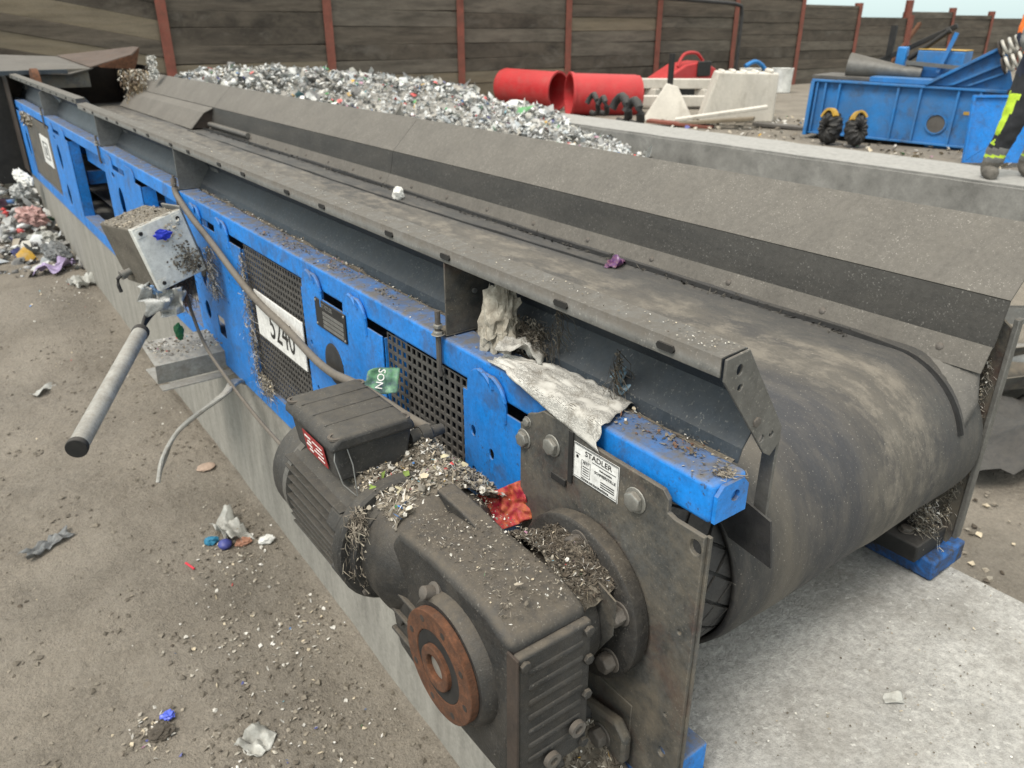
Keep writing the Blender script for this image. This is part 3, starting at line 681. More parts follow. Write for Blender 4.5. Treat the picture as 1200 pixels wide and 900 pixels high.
# second seam of dark rubber lip along the far edge
lp_ = MB(); pts = []
for k in range(90):
    y = .80 + k * .075
    if k == 0:
        for a in (70, 62, 54, 46, 38, 30, 22, 14, 7): pts.append((1.583 - a * .0004, YC + .186 * math.cos(R(90 + a)), ZC + .186 * math.sin(R(90 + a))))
    pts.append((1.585 - .012 * abs(noise.noise(Vector((y * 2.1, 1, 0)))), y, 1.129 + .004 * noise.noise(Vector((y * 5, 2, 0)))))
lp_.tube(pts, .010, 6).build('rubber_lip', 'black_clean', CV, smooth=True)
pts = []
for k in range(60):
    y = 1.55 + k * .07; pts.append((1.52 - .05 * min(1, (y - 1.55) / 1.2) + .008 * noise.noise(Vector((y * 1.7, 5, 0))), y, 1.127 + .004 * noise.noise(Vector((y * 4, 8, 0)))))
lp_ = MB(); lp_.tube(pts, .0065, 6).build('loose_strip', 'black_clean', CV, smooth=True)
# bent deflector on the far guide near the hood
df = MB().sheet([(1.668, 1.262), (1.60, 1.235), (1.50, 1.135)], 5.68, 7.85, .005).build('deflector', 'guide_dust', CV)
MB().prism([(1.664, 1.255), (1.60, 1.23), (1.505, 1.135), (1.64, 1.135)], 5.69, 5.694, 'y').build('deflector_end', 'hood_dark', CV)
MB().lathe([(0, .016), (.75, .016)], 12, T((1.62, 4.9, 1.16), 0, 0, 90)).build('edge_bar', 'galv', CV, smooth=True)
# hood at the tail
hd = MB(); hd.box(.70, .706, 7.9, 9.3, .62, 1.43); hd.box(1.80, 1.806, 7.9, 9.3, .62, 1.45); hd.box(.706, 1.80, 9.294, 9.3, .62, 1.43); hd.build('hood_side', 'hood_dark', CV)
B(.82, 1.32, 7.92, 7.93, 1.29, 1.44, 'hood_baffle', 'plate')
hl = MB(); hl.add([(.60, 7.86, 1.44), (1.16, 7.84, 1.405), (1.36, 7.9, 1.445), (1.30, 9.35, 1.50), (.68, 9.35, 1.53)], [(0, 1, 2, 3, 4)]); o = hl.build('hood_lid', 'hood', CV); o.modifiers.new('t', 'SOLIDIFY').thickness = .01
hl = MB(); hl.add([(1.34, 7.9, 1.452), (1.70, 7.95, 1.545), (1.78, 8.0, 1.60), (1.80, 8.3, 1.60), (1.72, 9.3, 1.55), (1.30, 9.33, 1.51)], [(0, 1, 4, 5), (1, 2, 3, 4)]); o = hl.build('hood_lid', 'rust_plate', CV); o.modifiers.new('t', 'SOLIDIFY').thickness = .01
hl = MB(); hl.add([(1.40, 7.9, 1.46), (1.70, 7.95, 1.54), (1.785, 8.0, 1.595), (1.74, 7.99, 1.47), (1.70, 7.96, 1.42), (1.42, 7.9, 1.445)], [(0, 1, 5), (1, 4, 5), (1, 2, 3), (1, 3, 4)]); o = hl.build('torn_plate', 'rust', CV); o.modifiers.new('t', 'SOLIDIFY').thickness = .008
B(.62, 1.15, 7.845, 7.86, 1.405, 1.44, 'hood_lip', 'steel_dark')
MB().lathe([(0, .0), (.0, .13), (.05, .13), (.05, 0)], 24, T((.86, 7.7, 1.33))).build('rusty_disc', 'rust', CV, smooth=True)
B(.45, .72, 8.25, 9.5, .5, 1.38, 'hood_skirt', 'black')
B(.3, .60, 8.6, 9.5, 1.36, 1.39, 'hood_wing', 'hood')

# ---------------------------------------------------------------- gearmotor hung on the drum shaft
GM = thing('gearmotor', (.50, .95, .61), 'dark grey electric gearmotor with rusty flange bolted beside the end plate', 'gearmotor')
SY, SZ = .735, .925                        # output shaft axis (along x)
MX, MZ = .505, .945                        # motor axis (along y)
# gear case
gcs = MB().prism([(.605, 1.04), (.605, .80), (.63, .775), (.80, .772), (.93, .80), (.945, .86), (.94, 1.0), (.90, 1.05), (.80, 1.062), (.66, 1.06)], .445, .578, 'x').build('gear_case', 'case', GM, .013, 3)
MB().lathe([(.424, .070), (.424, .094), (.430, .099), (.446, .102)], 40, T((0, SY, SZ))).build('bearing_seat', 'case', gcs, smooth=True)
def ring(r0, r1, xa, xb, n=40):
    b = MB(); b.lathe([(xa, r0), (xa, r1), (xb, r1), (xb, r0), (xa, r0)], n, T((0, SY, SZ)), cap=False); return b
rf = ring(.0565, .088, .410, .424, 48).build('flange_ring', 'rust', gcs, .0015, smooth=True)
for a in range(15, 375, 45): MB().lathe([(.4095, .0055), (.412, .0055)], 10, T((0, SY + .0735 * math.cos(R(a)), SZ + .0735 * math.sin(R(a))))).build('hole_shade_disc', 'hood_dark', gcs)  # dark discs give the shade of open bolt holes as colour
ring(.036, .0565, .4112, .43).build('seal', 'black', gcs, .001, smooth=True)
ring(.021, .036, .404, .45).build('hollow_shaft', 'rust', gcs, .002, smooth=True)
MB().lathe([(.412, .0195), (.43, .0205)], 20, T((0, SY, SZ))).build('shaft_end', 'bolt', gcs)
# finned front cover looking towards -y
cv_ = MB().box(.446, .574, .590, .606, .792, 1.03).build('cover', 'case', gcs, .006, 3)
for k in range(7):
    z = .835 + k * .027
    MB().lathe([(.458, .004), (.466, .0105), (.556, .0105), (.566, .004)], 14, T((0, .5982, z))).build('rib', 'case', cv_, smooth=True)
MB().box(.4435, .4475, .5885, .612, .80, 1.03).build('rust_strip', 'hood_dark', cv_, .001)
for x, z in ((.456, .806), (.565, .806), (.567, .90), (.567, .965), (.565, 1.016), (.456, 1.016)):
    hexbolt('bolt', (x, .590, z), .0085, cv_, 'case', '-y', washer=False)
for x, z in ((.50, .822), (.545, .853)):
    MB().lathe([(0, .006), (.004, .013), (.012, .013), (.012, .007), (.007, .006)], 20, T((x, .588, z), 0, 0, -90)).build('drain_plug', 'bolt_dirty', cv_, smooth=True)
# lugs, plug on top corner, feet
b_ = MB().lathe([(0, .016), (.012, .016), (.014, .011), (.03, .010), (.032, .007)], 16, T((.448, .785, 1.008), 0, -155, 0)); b_.build('breather_plug', 'bolt_dirty', gcs, smooth=True)
MB().prism([(.80, 1.05), (.80, 1.060), (.86, 1.068), (.94, 1.072), (.94, 1.04)], .54, .575, 'x').build('case_shoulder', 'case', gcs, .014, 3)
MB().prism([(.66, .77), (.60, .70), (.63, .69), (.72, .77)], .50, .52, 'x').build('foot_lug', 'case', gcs, .004)
MB().prism([(.70, .775), (.64, .69), (.67, .68), (.76, .775)], .565, .582, 'x').build('foot_lug', 'case', gcs, .004)
hexbolt('bolt', (.445, .905, .875), .011, gcs, 'case', washer=False)
for k in range(3): MB().box(.437, .447, .85, .935, .835 + k * .045, .842 + k * .045).build('side_rib', 'case', gcs, .003)
# output side: hub, flange on the end plate
MB().lathe([(.575, .10), (.64, .095), (.655, .075), (.665, .075)], 36, T((0, SY, SZ))).build('output_hub', 'case', gcs, smooth=True)
of = MB().lathe([(.668, .05), (.668, .135), (.672, .140), (.694, .140), (.700, .136)], 48, T((0, SY, SZ))).build('output_flange', 'case', GM, smooth=True)
for a in (28, 95, 160, 215, 265, 325):
    y, z = SY + .112 * math.cos(R(a)), SZ + .112 * math.sin(R(a))
    hexbolt('bolt', (.668, y, z), .0165, of, 'bolt_dirty', h=.022)
# bell between case and motor
MB().lathe([(.865, .084), (.90, .098), (.918, .110), (.935, .118), (.985, .118), (.992, .112)], 44, T((MX + .03, 0, MZ)), axis='y').build('bell_housing', 'case', GM, smooth=True)
mf = MB().lathe([(1.003, .09), (1.003, .118), (1.008, .122), (1.028, .122), (1.034, .116), (1.034, .09)], 8, T((MX, 0, MZ), 0, 22.5, 0), axis='y')
MB().lathe([(.985, .10), (1.010, .10)], 36, T((MX, 0, MZ)), axis='y').build('spigot', 'motor', GM, smooth=True)
mf = MB().lathe([(1.010, .09), (1.010, .114), (1.015, .119), (1.034, .119), (1.040, .112), (1.040, .09)], 36, T((MX, 0, MZ)), axis='y').build('motor_flange', 'motor', GM, smooth=True)
for a in (45, 135, 225, 315): hexbolt('bolt', (MX + .105 * math.cos(R(a)), 1.008, MZ + .105 * math.sin(R(a))), .009, mf, 'bolt_dirty', '-y', washer=False)
for a in (150, 210): MB().box(-.018, .018, 1.036, 1.075, .085, .118, T((MX, 0, MZ), 0, 90 - a, 0)).build('flange_lug', 'motor', mf, .006, 3)
# motor body and fins
mbd = MB().lathe([(1.036, .086), (1.30, .086)], 40, T((MX, 0, MZ)), axis='y').build('motor_housing', 'motor', GM, smooth=True)
for side in (-1, 1):
    for k in range(9):
        z = -.074 + k * .0185; x0 = math.sqrt(max(.086 ** 2 - z * z, .0004)) - .004; x1 = max(.106 - abs(z) * .15, x0 + .02)
        fin = MB()
        if side < 0: fin.box(MX - x1, MX - x0, 1.042, 1.285, MZ + z - .0016, MZ + z + .0016)
        else: fin.box(MX + x0, MX + x1, 1.042, 1.285, MZ + z - .0016, MZ + z + .0016)
        fin.build('cooling_fin', 'motor', mbd, .0008, 1)
MB().prism([(-.088, .066), (-.07, .082), (-.03, .093), (-.035, .06)], 1.045, 1.285, 'y', T((MX, 0, MZ))).build('housing_shoulder', 'motor', mbd, .005)
for k in range(5):
    a = 250 + k * 10
    MB().box(-.0016, .0016, 1.042, 1.285, .083, .101, T((MX, 0, MZ), 0, 90 - a, 0)).build('cooling_fin', 'motor', mbd)
fc = MB().lathe([(1.272, .101), (1.276, .106), (1.335, .106), (1.355, .100), (1.362, .085), (1.362, .02)], 44, T((MX, 0, MZ)), axis='y').build('fan_cowl', 'motor', GM, smooth=True)
MB().lathe([(1.268, .098), (1.268, .1075), (1.285, .1075)], 44, T((MX, 0, MZ)), axis='y', cap=False).build('cowl_rim', 'galv', fc, smooth=True)
# terminal box
tb = MB().prism([(.437, 1.048), (.568, 1.048), (.580, 1.112), (.428, 1.112)], 1.085, 1.27, 'y').build('terminal_box', 'motor', GM, .006, 3)
lid = MB().prism([(.420, 1.1125), (.584, 1.1125), (.580, 1.129), (.568, 1.139), (.438, 1.139), (.424, 1.127)], 1.074, 1.283, 'y').build('box_lid', 'motor', tb, .007, 3)
for y in (1.13, 1.18, 1.23): MB().box(.436, .57, y, y + .0025, 1.1385, 1.1402).build('lid_ridge', 'motor', tb, .0008, 1)
for x, y in ((.437, 1.09), (.566, 1.09), (.437, 1.267), (.566, 1.267)): MB().lathe([(0, .013), (.004, .013), (.004, .008), (.001, .008)], 18, T((x, y, 1.1335)), axis='z').build('lid_screw', 'bolt_dirty', tb, smooth=True)
wl = MB(); Mw = Matrix.Translation((.4287, 1.165, 1.083)) @ Matrix.Rotation(R(-8), 4, 'Y')
wl.box(-.0012, 0, -.045, .045, -.022, .022, Mw); wl.build('warning_label', mat('label_red', (.36, .015, .02), .5, var=.15, dall=.4, dust=(.12, .1, .085), bump=.05), tb)
ws = MB()
for k in range(4): ws.box(-.0022, -.0012, .012, .036 - (k % 2) * .008, .012 - k * .009, .015 - k * .009, Mw); ws.box(-.0022, -.0012, -.036, .004 - (k % 2) * .012, .012 - k * .009, .0135 - k * .009, Mw)
ws.build('label_print', 'white_plate', tb)
MB().lathe([(0, .014), (.02, .016), (.02, .018), (.04, .018), (.045, .012), (.07, .010)], 16, T((.582, 1.10, 1.08), 0, 0, 0)).build('cable_gland', 'motor', tb, smooth=True)
MB().tube([(.437, 1.09, 1.135), (.425, 1.075, 1.10), (.43, 1.06, 1.06), (.445, 1.045, 1.04)], .0012, 5).build('wire', 'galv_clean', tb); MB().tube([(.45, 1.088, 1.13), (.455, 1.07, 1.085), (.45, 1.05, 1.03)], .0012, 5).build('wire', 'galv_clean', tb)
# guard tongue and torque arm
plate([(.692, .985), (.659, 1.017), (.618, 1.005), (.62, .939), (.687, .823), (.678, .89)], [], .643, .003, 'guard_tongue', 'plate', GM)
ta = plate([(.77, .64), (.625, .635), (.605, .66), (.605, .71), (.63, .735), (.70, .72), (.80, .70)], [], .672, .02, 'torque_arm', 'plate', GM, .006)
hexbolt('bolt', (.672, .655, .685), .0175, ta, 'bolt_dirty', h=.02); MB().lathe([(.60, .02), (.672, .02)], 20, T((0, .70, .70))).build('bush', 'rubber', ta, smooth=True)
B(.70, .703, .62, .80, .63, .76, 'arm_bracket', 'plate', GM)

# ---------------------------------------------------------------- boxes, conduit and cables on the near side
JB = thing('junction_box', (.55, 2.72, 1.0), 'light grey junction box caked with dirt hanging askew beside blue frame', 'junction box')
MJ = Matrix.Translation((.545, 2.70, 1.10)) @ Matrix.Rotation(R(12), 4, 'Z') @ Matrix.Rotation(R(-13), 4, 'Y') @ Matrix.Rotation(R(-4), 4, 'X')
MB().box(-.082, .082, -.06, .17, -.105, .105, MJ).build('housing', 'box_side', JB, .006, 3)
jl = MB().box(-.084, .088, -.086, -.062, -.107, .107, MJ).build('lid', 'lightgrey_box', JB, .004, 3)
for a, b in ((-.062, .085), (-.062, -.085), (.066, .085), (.066, -.085)):
    MB().box(a - .014, a + .014, -.0885, -.086, b - .014, b + .014, MJ).build('screw_pad', 'lightgrey_box', jl, .002)
    MB().lathe([(0, .0065), (.003, .0065)], 12, MJ @ T((a, -.0885, b), 0, 0, -90)).build('screw', 'black', jl)
MB().box(.0885, .096, -.08, .05, -.12, .115, MJ).build('side_rail', 'galv_clean', JB, .002)
MB().lathe([(0, .012), (.02, .012), (.02, .016), (.035, .016)], 14, MJ @ T((-.082, .10, -.06), 0, 0, 180)).build('cable_gland', 'galv_clean', JB, smooth=True)
MB().tube([tuple(MJ @ Vector(p)) for p in ((-.115, .10, -.06), (-.13, .1, -.065), (-.138, .1, -.085), (-.14, .1, -.11))], .006, 8).build('cable_stub', 'rubber', JB, smooth=True)

def smooth_path(P, n=6):
    P = [Vector(p) for p in P]; out = []
    for i in range(len(P) - 1):
        p0, p1, p2, p3 = P[max(i - 1, 0)], P[i], P[i + 1], P[min(i + 2, len(P) - 1)]
        for k in range(n):
            t = k / n; out.append(.5 * ((2 * p1) + (-p0 + p2) * t + (2 * p0 - 5 * p1 + 4 * p2 - p3) * t * t + (-p0 + 3 * p1 - 3 * p2 + p3) * t ** 3))
    return out + [P[-1]]
cd_ = MB().tube(smooth_path([(.712, 3.045, 1.26), (.708, 3.03, 1.21), (.704, 2.95, 1.185), (.698, 2.80, 1.150), (.694, 2.60, 1.11), (.692, 2.40, 1.058), (.69, 2.20, 1.020), (.69, 1.98, .998), (.686, 1.80, .978), (.674, 1.66, .988), (.65, 1.50, 1.03), (.632, 1.36, 1.06), (.625, 1.2, 1.075), (.63, 1.11, 1.08)]), .0105, 12)
tag(cd_.build('armoured_cable', 'cable', smooth=True), 'thick brown cable drooping across number plate to the motor', 'cable')
cp = thing('conduit_pipe', (.28, 2.3, .82), 'loose galvanised conduit pipe with black end caps jutting from frame', 'pipe')
a_, b_ = Vector((.4216, 2.60, .86)), Vector((.124, 1.98, .815))
MB().tube([a_, b_], .024, 24).build('pipe', 'conduit', cp, smooth=True)
u_ = (b_ - a_).normalized()
MB().tube([b_ - u_ * .012, b_ + u_ * .006], .0265, 24).build('end_cap', 'black', cp, .002, smooth=True)
MB().tube([a_ + u_ * .012, a_ - u_ * .012], .0265, 24).build('end_cap', 'black', cp, .002, smooth=True)
for k, dz in enumerate((0, .012, -.01)):
    MB().tube(smooth_path([a_ - u_ * .015, a_ - u_ * .08 + Vector((.01, 0, .02 + dz)), Vector((.55, 2.74, .93 + dz)), Vector((.60, 2.74, 1.0))]), .006, 8).build('wire', 'rubber', cp, smooth=True)
sh = thing('cable_tray_bracket', (.6, 2.85, .58), 'dirty galvanised channel bracket sticking out below the junction box', 'bracket')
MB().sheet([(2.95, .70), (2.75, .675), (2.765, .60), (2.95, .59)], .47, .735, .004, 'x').build('channel', 'conduit', sh)
MB().box(.47, .735, 2.70, 2.752, .596, .60).build('lip', 'conduit', sh)
for k in range(3):
    P = smooth_path([(.73, 2.62 - k * .02, .60), (.66, 2.48 + k * .015, .655), (.595, 2.40 + k * .015, .66 - .006 * k), (.475 - k * .01, 2.5, .545 - .008 * k), (.395 + k * .004, 2.5 + k * .012, .455 - .01 * k), (.355 + k * .006, 2.46 + k * .008, .385 + .012 * k)])
    tag(MB().tube(P, .0075, 8).build('loose_cable', 'conduit', smooth=True), 'grey cable of the short bent bundle hanging out below the frame', 'cable', 'bent loose cables under the frame')
tag(MB().tube(smooth_path([(.60, 2.70, .96), (.62, 2.66, .78), (.63, 2.5, .70), (.66, 2.2, .60), (.69, 1.8, .56), (.72, 1.6, .62)]), .006, 8).build('hanging_cable', 'cable', smooth=True), 'thin cable sagging from under junction box along the plinth', 'cable')

# ---------------------------------------------------------------- retaining wall of timber sleepers between red posts
WALL = thing('retaining_wall', (14, 14.6, .2), 'tall weathered sleeper retaining wall between rust red steel posts', 'wall')
PX = [.79 + 2.85 * i for i in range(14)]
tops = {0: 3.05, 1: 3.05, 2: 3.0, 3: 3.0, 4: 2.95, 5: 2.85, 6: 2.62, 7: 2.34, 8: 2.06, 9: 2.22, 10: 2.14, 11: 2.06, 12: 2.0}
for i, x in enumerate(PX):
    top = {8: 2.42, 9: 2.55, 10: 2.36, 11: 2.28, 12: 2.2, 13: 2.2}.get(i, tops.get(i, 2.2) + .25)
    p = MB(); hw = .08
    p.box(x - hw, x + hw, 14.36, 14.374, .1, top); p.box(x - .006, x + .006, 14.374, 14.53, .1, top); p.box(x - hw, x + hw, 14.53, 14.544, .1, top)
    p.build('post', 'post', WALL)
for i in range(13):
    x0, x1 = PX[i] + .01, PX[i + 1] - .01; top = tops[i]; z = .12; k = 0
    while z < top - .08:
        h = random.uniform(.24, .31); h = min(h, top - z) if top - z > .15 else top - z
        tl = 10.5 if i == 0 else random.uniform(-.4, .4)
        dy = random.uniform(-.012, .012); L = (x1 - x0) / 2
        pale = (i == 0 and k == 3) or (i in (3, 4) and k == 1) or random.random() < .02
        zc = z + (.36 if i == 0 else 0)
        q = MB().box(-L * (1.03 if i == 0 else 1), L, 14.40 + dy, 14.52 + dy, .002, h - .002, T(((x0 + x1) / 2, 0, zc), 0, tl, 0))
        q.build('plank', 'timber_pale' if pale else random.choice(('timber', 'timber', 'timber_grey', 'timber_dark') if i else ('timber', 'timber_dark')), WALL, .006, 1)
        z += h; k += 1
for i in range(13): MB().box(PX[i] + .002, PX[i + 1] - .002, 14.56, 14.62, .1, tops[i] - .02).build('gap_backing', 'hood_dark', WALL)  # unseen dark boards added to block sky light between the planks
# black pipe with a drop leg in front of the wall
hp = smooth_path([(12.3, 14.0, 2.42), (14.0, 14.0, 2.40), (16.4, 14.0, 2.33), (17.4, 14.0, 2.28), (17.62, 14.0, 2.12), (17.63, 14.0, 1.4), (17.64, 14.0, .25)], 8)
tag(MB().tube(hp, .045, 10).build('black_pipe', 'rubber', smooth=True), 'black pipe running along the sleeper wall and bending down to ground', 'pipe')
# slanting steel stays behind the scrap
sw = thing('steel_stay', (26.5, 14.0, .2), 'rusty steel stay frame leaning against the wall behind blue scrap', 'stay')
MB().box(-.05, .05, -.05, .05, 0, 2.5, T((24.4, 13.9, .2), 0, 48, 0)).build('raker', 'rust', sw); MB().box(25.2, 25.3, 13.6, 13.7, .2, 2.1).build('upright', 'post', sw); MB().box(25.1, 25.9, 13.62, 13.68, 1.25, 1.3).build('crossbar', 'post', sw)

# ---------------------------------------------------------------- heap of plastic waste
def heap_h(x, y):
    a = .98 * math.exp(-((x - 3.6) / 2.6) ** 2 - ((y - 11.8) / 2.6) ** 2) + .60 * math.exp(-((x - 6.6) / 1.9) ** 2 - ((y - 11.6) / 2.2) ** 2) + .32 * math.exp(-((x - 7.0) / 1.4) ** 2 - ((y - 8.8) / 1.6) ** 2)
    return .14 + a + .16 * noise.noise(Vector((x * .9, y * .9, 0))) * min(1, a * 3) + .07 * noise.noise(Vector((x * 2.6, y * 2.6, 5)))
mb = MB(); N = 60
for j in range(N + 1):
    for i in range(N + 1):
        x, y = 1.9 + 7.6 * i / N, 6.6 + 7.6 * j / N; mb.v.append((x, y, heap_h(x, y) - .10 + .05 * noise.noise(Vector((x * 6, y * 6, 1)))))
for j in range(N):
    for i in range(N): mb.f.append((j * (N + 1) + i, j * (N + 1) + i + 1, (j + 1) * (N + 1) + i + 1, (j + 1) * (N + 1) + i))
fk = Flk(); fk.mesh(mb, (.30, .29, .27))
n_ = 0
while n_ < 24000:
    x, y = random.uniform(2.0, 9.3), random.uniform(6.8, 14.1); h = heap_h(x, y)
    if h < .32 and random.random() < .8: continue
    if 7.55 < x < 8.55 and y < 10.15 and h < .55: continue
    n_ += 1; c = rc(PAL_WASTE) if random.random() < .95 else rc(PAL_COL + [(.08, .32, .14), (.5, .08, .08)])
    p = (x, y, h - .06 + random.uniform(0, .07))
    q_ = .55 + 1.1 * abs(noise.noise(Vector((x * 1.3, y * 1.3, 8)))) + (1.2 if random.random() < .03 else 0)
    if random.random() < .6: fk.flake(p, random.uniform(.04, .14) * q_, c, .05, random.choice((1, 1, 1.6, 3)))
    else: fk.lump(p, random.uniform(.025, .10) * q_, c, (1, 1, .8))
tag(fk.build('waste_heap', m='flake_heap', smooth=True, angle=150), 'broad heap of grey and white shredded plastic waste before the wall', 'waste heap', kind='stuff')
crumple('white_sack', (8.15, 10.9, heap_h(8.15, 10.9) + .04), (.42, .34, .22), 'white', 'round white plastic sack on waste heap beside red tubes', 'sack', amp=.12)
crumple('green_bottle', (5.4, 12.3, heap_h(5.4, 12.3) + .02), (.2, .12, .12), mat('green', (.05, .3, .1), .3), 'small green plastic bottle lying on top of waste heap', 'bottle', amp=.15)
# red tubes
def red_tube(c0, c1, r, name, label, grp=None):
    c0, c1 = Vector(c0), Vector(c1); L = (c1 - c0).length; q = (c1 - c0).to_track_quat('X', 'Z').to_matrix().to_4x4()
    o = thing(name, (c0.x, c0.y, c0.z - r), label, 'tube', grp)
    b = MB(); b.lathe([(0, r * .93), (.08, r), (L - .1, r * .99), (L, r * 1.02), (L, r * .95), (.1, r * .9), (0, r * .93)], 40, Matrix.Translation(c0) @ q, cap=False)
    b.build('shell', 'red', o, smooth=True)
    b = MB(); b.lathe([(L - .05, r * 1.0), (L - .05, r * 1.045), (L + .005, r * 1.045), (L + .005, r * .94)], 40, Matrix.Translation(c0) @ q, cap=False); b.build('rim', 'red', o, smooth=True)
    return o
red_tube((9.95, 13.75, .66), (10.32, 12.42, .63), .35, 'red_tube', 'red plastic tube lying half behind the waste heap, open end towards its twin')
t2 = red_tube((11.20, 11.12, .57), (10.0, 11.72, .62), .38, 'red_tube', 'larger red plastic tube with closed end lying behind the low concrete wall')
cq = (Vector((10.0, 11.72, .64)) - Vector((11.20, 11.12, .57))).to_track_quat('X', 'Z').to_matrix().to_4x4()
MB().lathe([(.0, .02), (-.02, .3), (.02, .372), (.05, .37)], 36, Matrix.Translation((11.20, 11.12, .57)) @ cq).build('end_cap', 'red', t2, smooth=True)
for k, (x, y, z, s_) in enumerate(((9.55, 10.55, .55, .32), (9.5, 10.25, .55, .26), (9.45, 9.75, .52, .42), (9.4, 9.4, .50, .38))):
    P = [(x + .05 * math.sin(t * .9), y + s_ * .5 * math.cos(t * .52), z + s_ * .5 * math.sin(t * .52)) for t in range(0, 11)]
    tag(MB().tube(P, .07 if k > 1 else .045, 10).build('rubber_hose', 'rubber', smooth=True), 'curled black rubber hose lying in front of the red tubes', 'hose', 'curled black hoses')
rb_ = thing('red_machine', (14.6, 13.2, .25), 'red machine with black handle standing in front of the sleeper wall', 'machine')
MB().prism([(-.9, .25), (.9, .25), (.95, .62), (.5, .80), (-.1, .74), (-.9, .40)], 12.9, 13.5, 'y', T((14.6, 0, .25))).build('body', 'red', rb_, .04, 3)
MB().tube(smooth_path([(14.3, 13.0, .95), (14.5, 13.0, 1.2), (14.9, 13.0, 1.22), (15.15, 13.0, 1.05)]), .035, 8).build('handle', 'red', rb_, smooth=True)
MB().box(14.85, 15.3, 12.86, 12.9, .72, 1.05).build('panel', 'black', rb_, .02); MB().box(13.9, 15.4, 12.95, 13.45, .2, .5).build('base', 'black', rb_, .02)
MB().lathe([(0, .06), (1.05, .06)], 12, T((12.15, 11.2, .25)), axis='z').build('x', 'black')
o = bpy.context.scene.objects['x']; o.name = 'black_pole'; tag(o, 'short black pole standing between the red tube and pale slabs', 'pole')
# pale beams and blocks
for x, y, z, L, rz, lab in ((13.2, 12.6, .55, 3.2, -42, 'long white concrete lintel lying high behind the tilted slab'), (12.6, 11.4, .30, 2.6, -40, 'lower white concrete lintel lying behind the tilted slab'), (13.5, 10.9, .28, 1.6, -35, 'short white concrete lintel beside the big pale block')):
    o = MB().box(-L / 2, L / 2, -.12, .12, 0, .2).build('concrete_lintel', 'concrete_block', bevel=.015); o.location = (x, y, z); o.rotation_euler = (0, 0, R(rz)); tag(o, lab, 'lintel')
for x, y, z in ((13.2, 12.6, .20), (12.4, 13.4, .2), (14.0, 11.9, .2)): o = MB().box(x - .15, x + .15, y - .15, y + .15, z, .55).build('concrete_pad', 'concrete_block', bevel=.02); tag(o, 'small concrete pad propping up the long white lintel', 'block', 'lintel pads')
bk = MB(); P = [(-.66, 0), (.60, 0), (.60, .80), (-.42, .82)]
bk.prism(P, -.28, .28, 'y'); bo = bk.build('concrete_block', 'concrete_block', None, .03, 3); bo.location = (11.75, 9.25, .25); bo.rotation_euler = (0, 0, R(-42)); tag(bo, 'big pale concrete block with scalloped top beside the blue machine', 'block')
for k in range(5):
    cb = MB().lathe([(-.27, .02), (-.18, .05), (.16, .045), (.27, .02)], 12, T((-.31 + k * .2, 0, .80), 0, 0, 90)).build('top_scallop', 'concrete_block', None, smooth=True); cb.parent = bo; cb.location = Vector((-.31 + k * .2 + random.uniform(-.03, .03), 0, .765 + random.uniform(-.02, .01)))
tb_ = MB().prism([(-.5, 0), (.42, 0), (.1, .62), (-.1, .68)], -.08, .08, 'y').build('tilted_slab', 'concrete_block', None, .02); tb_.location = (10.75, 9.9, .22); tb_.rotation_euler = (R(-24), 0, R(-45)); tag(tb_, 'pale triangular concrete slab leaning beside the black pole', 'slab')
for k, (x, y, z, L, rz, ry, m_, lab) in enumerate(((10.6, 8.75, .33, 1.3, -58, -6, 'timber_pale', 'pale yellowish board lying at the foot of the concrete block'), (10.95, 8.9, .42, 1.5, -48, -9, 'concrete_block', 'broken pale panel resting on boards near the concrete block'), (10.3, 9.2, .27, 1.1, -60, 3, 'post', 'rusty flat bar lying on soil under the broken panel'), (11.4, 8.0, .27, .9, -70, 2, 'hood', 'grey flat scrap strip on soil beside the blue machine'))):
    o = MB().box(-L / 2, L / 2, -.12, .12, 0, .05).build('board', m_, None, .008); o.location = (x, y, z); o.rotation_euler = (0, R(ry), R(rz)); tag(o, lab, 'board')
for k, (x, y) in enumerate(((17.2, 13.2), (17.9, 12.75))):
    o = MB().lathe([(0, .22), (.02, .24), (.55, .26), (.58, .27), (.58, .24), (.3, .23)], 24, T((x, y, .25)), axis='z').build('white_drum', 'white', smooth=True); tag(o, 'white plastic drum standing before the wall near the black pipe', 'drum', 'white drums')
tag(MB().tube(smooth_path([(16.6, 12.9, .9), (16.9, 12.85, 1.0), (17.2, 12.8, .85), (17.4, 12.7, .5), (17.5, 12.6, .3)]), .05, 8).build('blue_hose', 'belt_blue', smooth=True), 'blue hose hanging over the white drums', 'hose')

# ---------------------------------------------------------------- scrapped blue machine
BMk = thing('scrap_machine', (10.72, 7.05, .25), 'long blue ribbed steel machine casing lying behind the low wall', 'machine')
def loc_build(mb_, name, m, root, bevel=0, seg=2, smooth=False):
    o = mb_.build(name, m, None, bevel, seg, smooth); o.parent = root; return o
L_ = 2.55
body = MB(); body.box(0, L_, .0, .012, .10, .80); body.box(0, L_, 1.1, 1.112, .10, .80); body.box(0, L_, .012, 1.1, .10, .112); body.box(L_ - .012, L_, .012, 1.1, .112, .8)
loc_build(body, 'casing', 'blue_far', BMk)
fl = MB(); fl.box(-.05, L_ + .03, -.07, .0, .80, .83); fl.box(-.05, L_ + .03, 0, .05, .80, .812); loc_build(fl, 'top_flange', 'blue_far', BMk, .004)
loc_build(MB().box(.02, L_, -.06, 0, .085, .11), 'bottom_flange', 'blue_far', BMk, .004)
for x in (.02, .14, .34, 1.13, 1.42, 1.88, 2.14, 2.42): loc_build(MB().box(x, x + .03, -.055, 0, .111, .799), 'rib', 'blue_far', BMk, .003)
e_ = MB(); e_.box(-.05, 0, -.10, .06, .06, .80); e_.box(-.05, 0, 1.05, 1.2, .06, .8); e_.box(-.05, 0, .06, 1.05, .06, .16); loc_build(e_, 'end_frame', 'blue_far', BMk, .004)
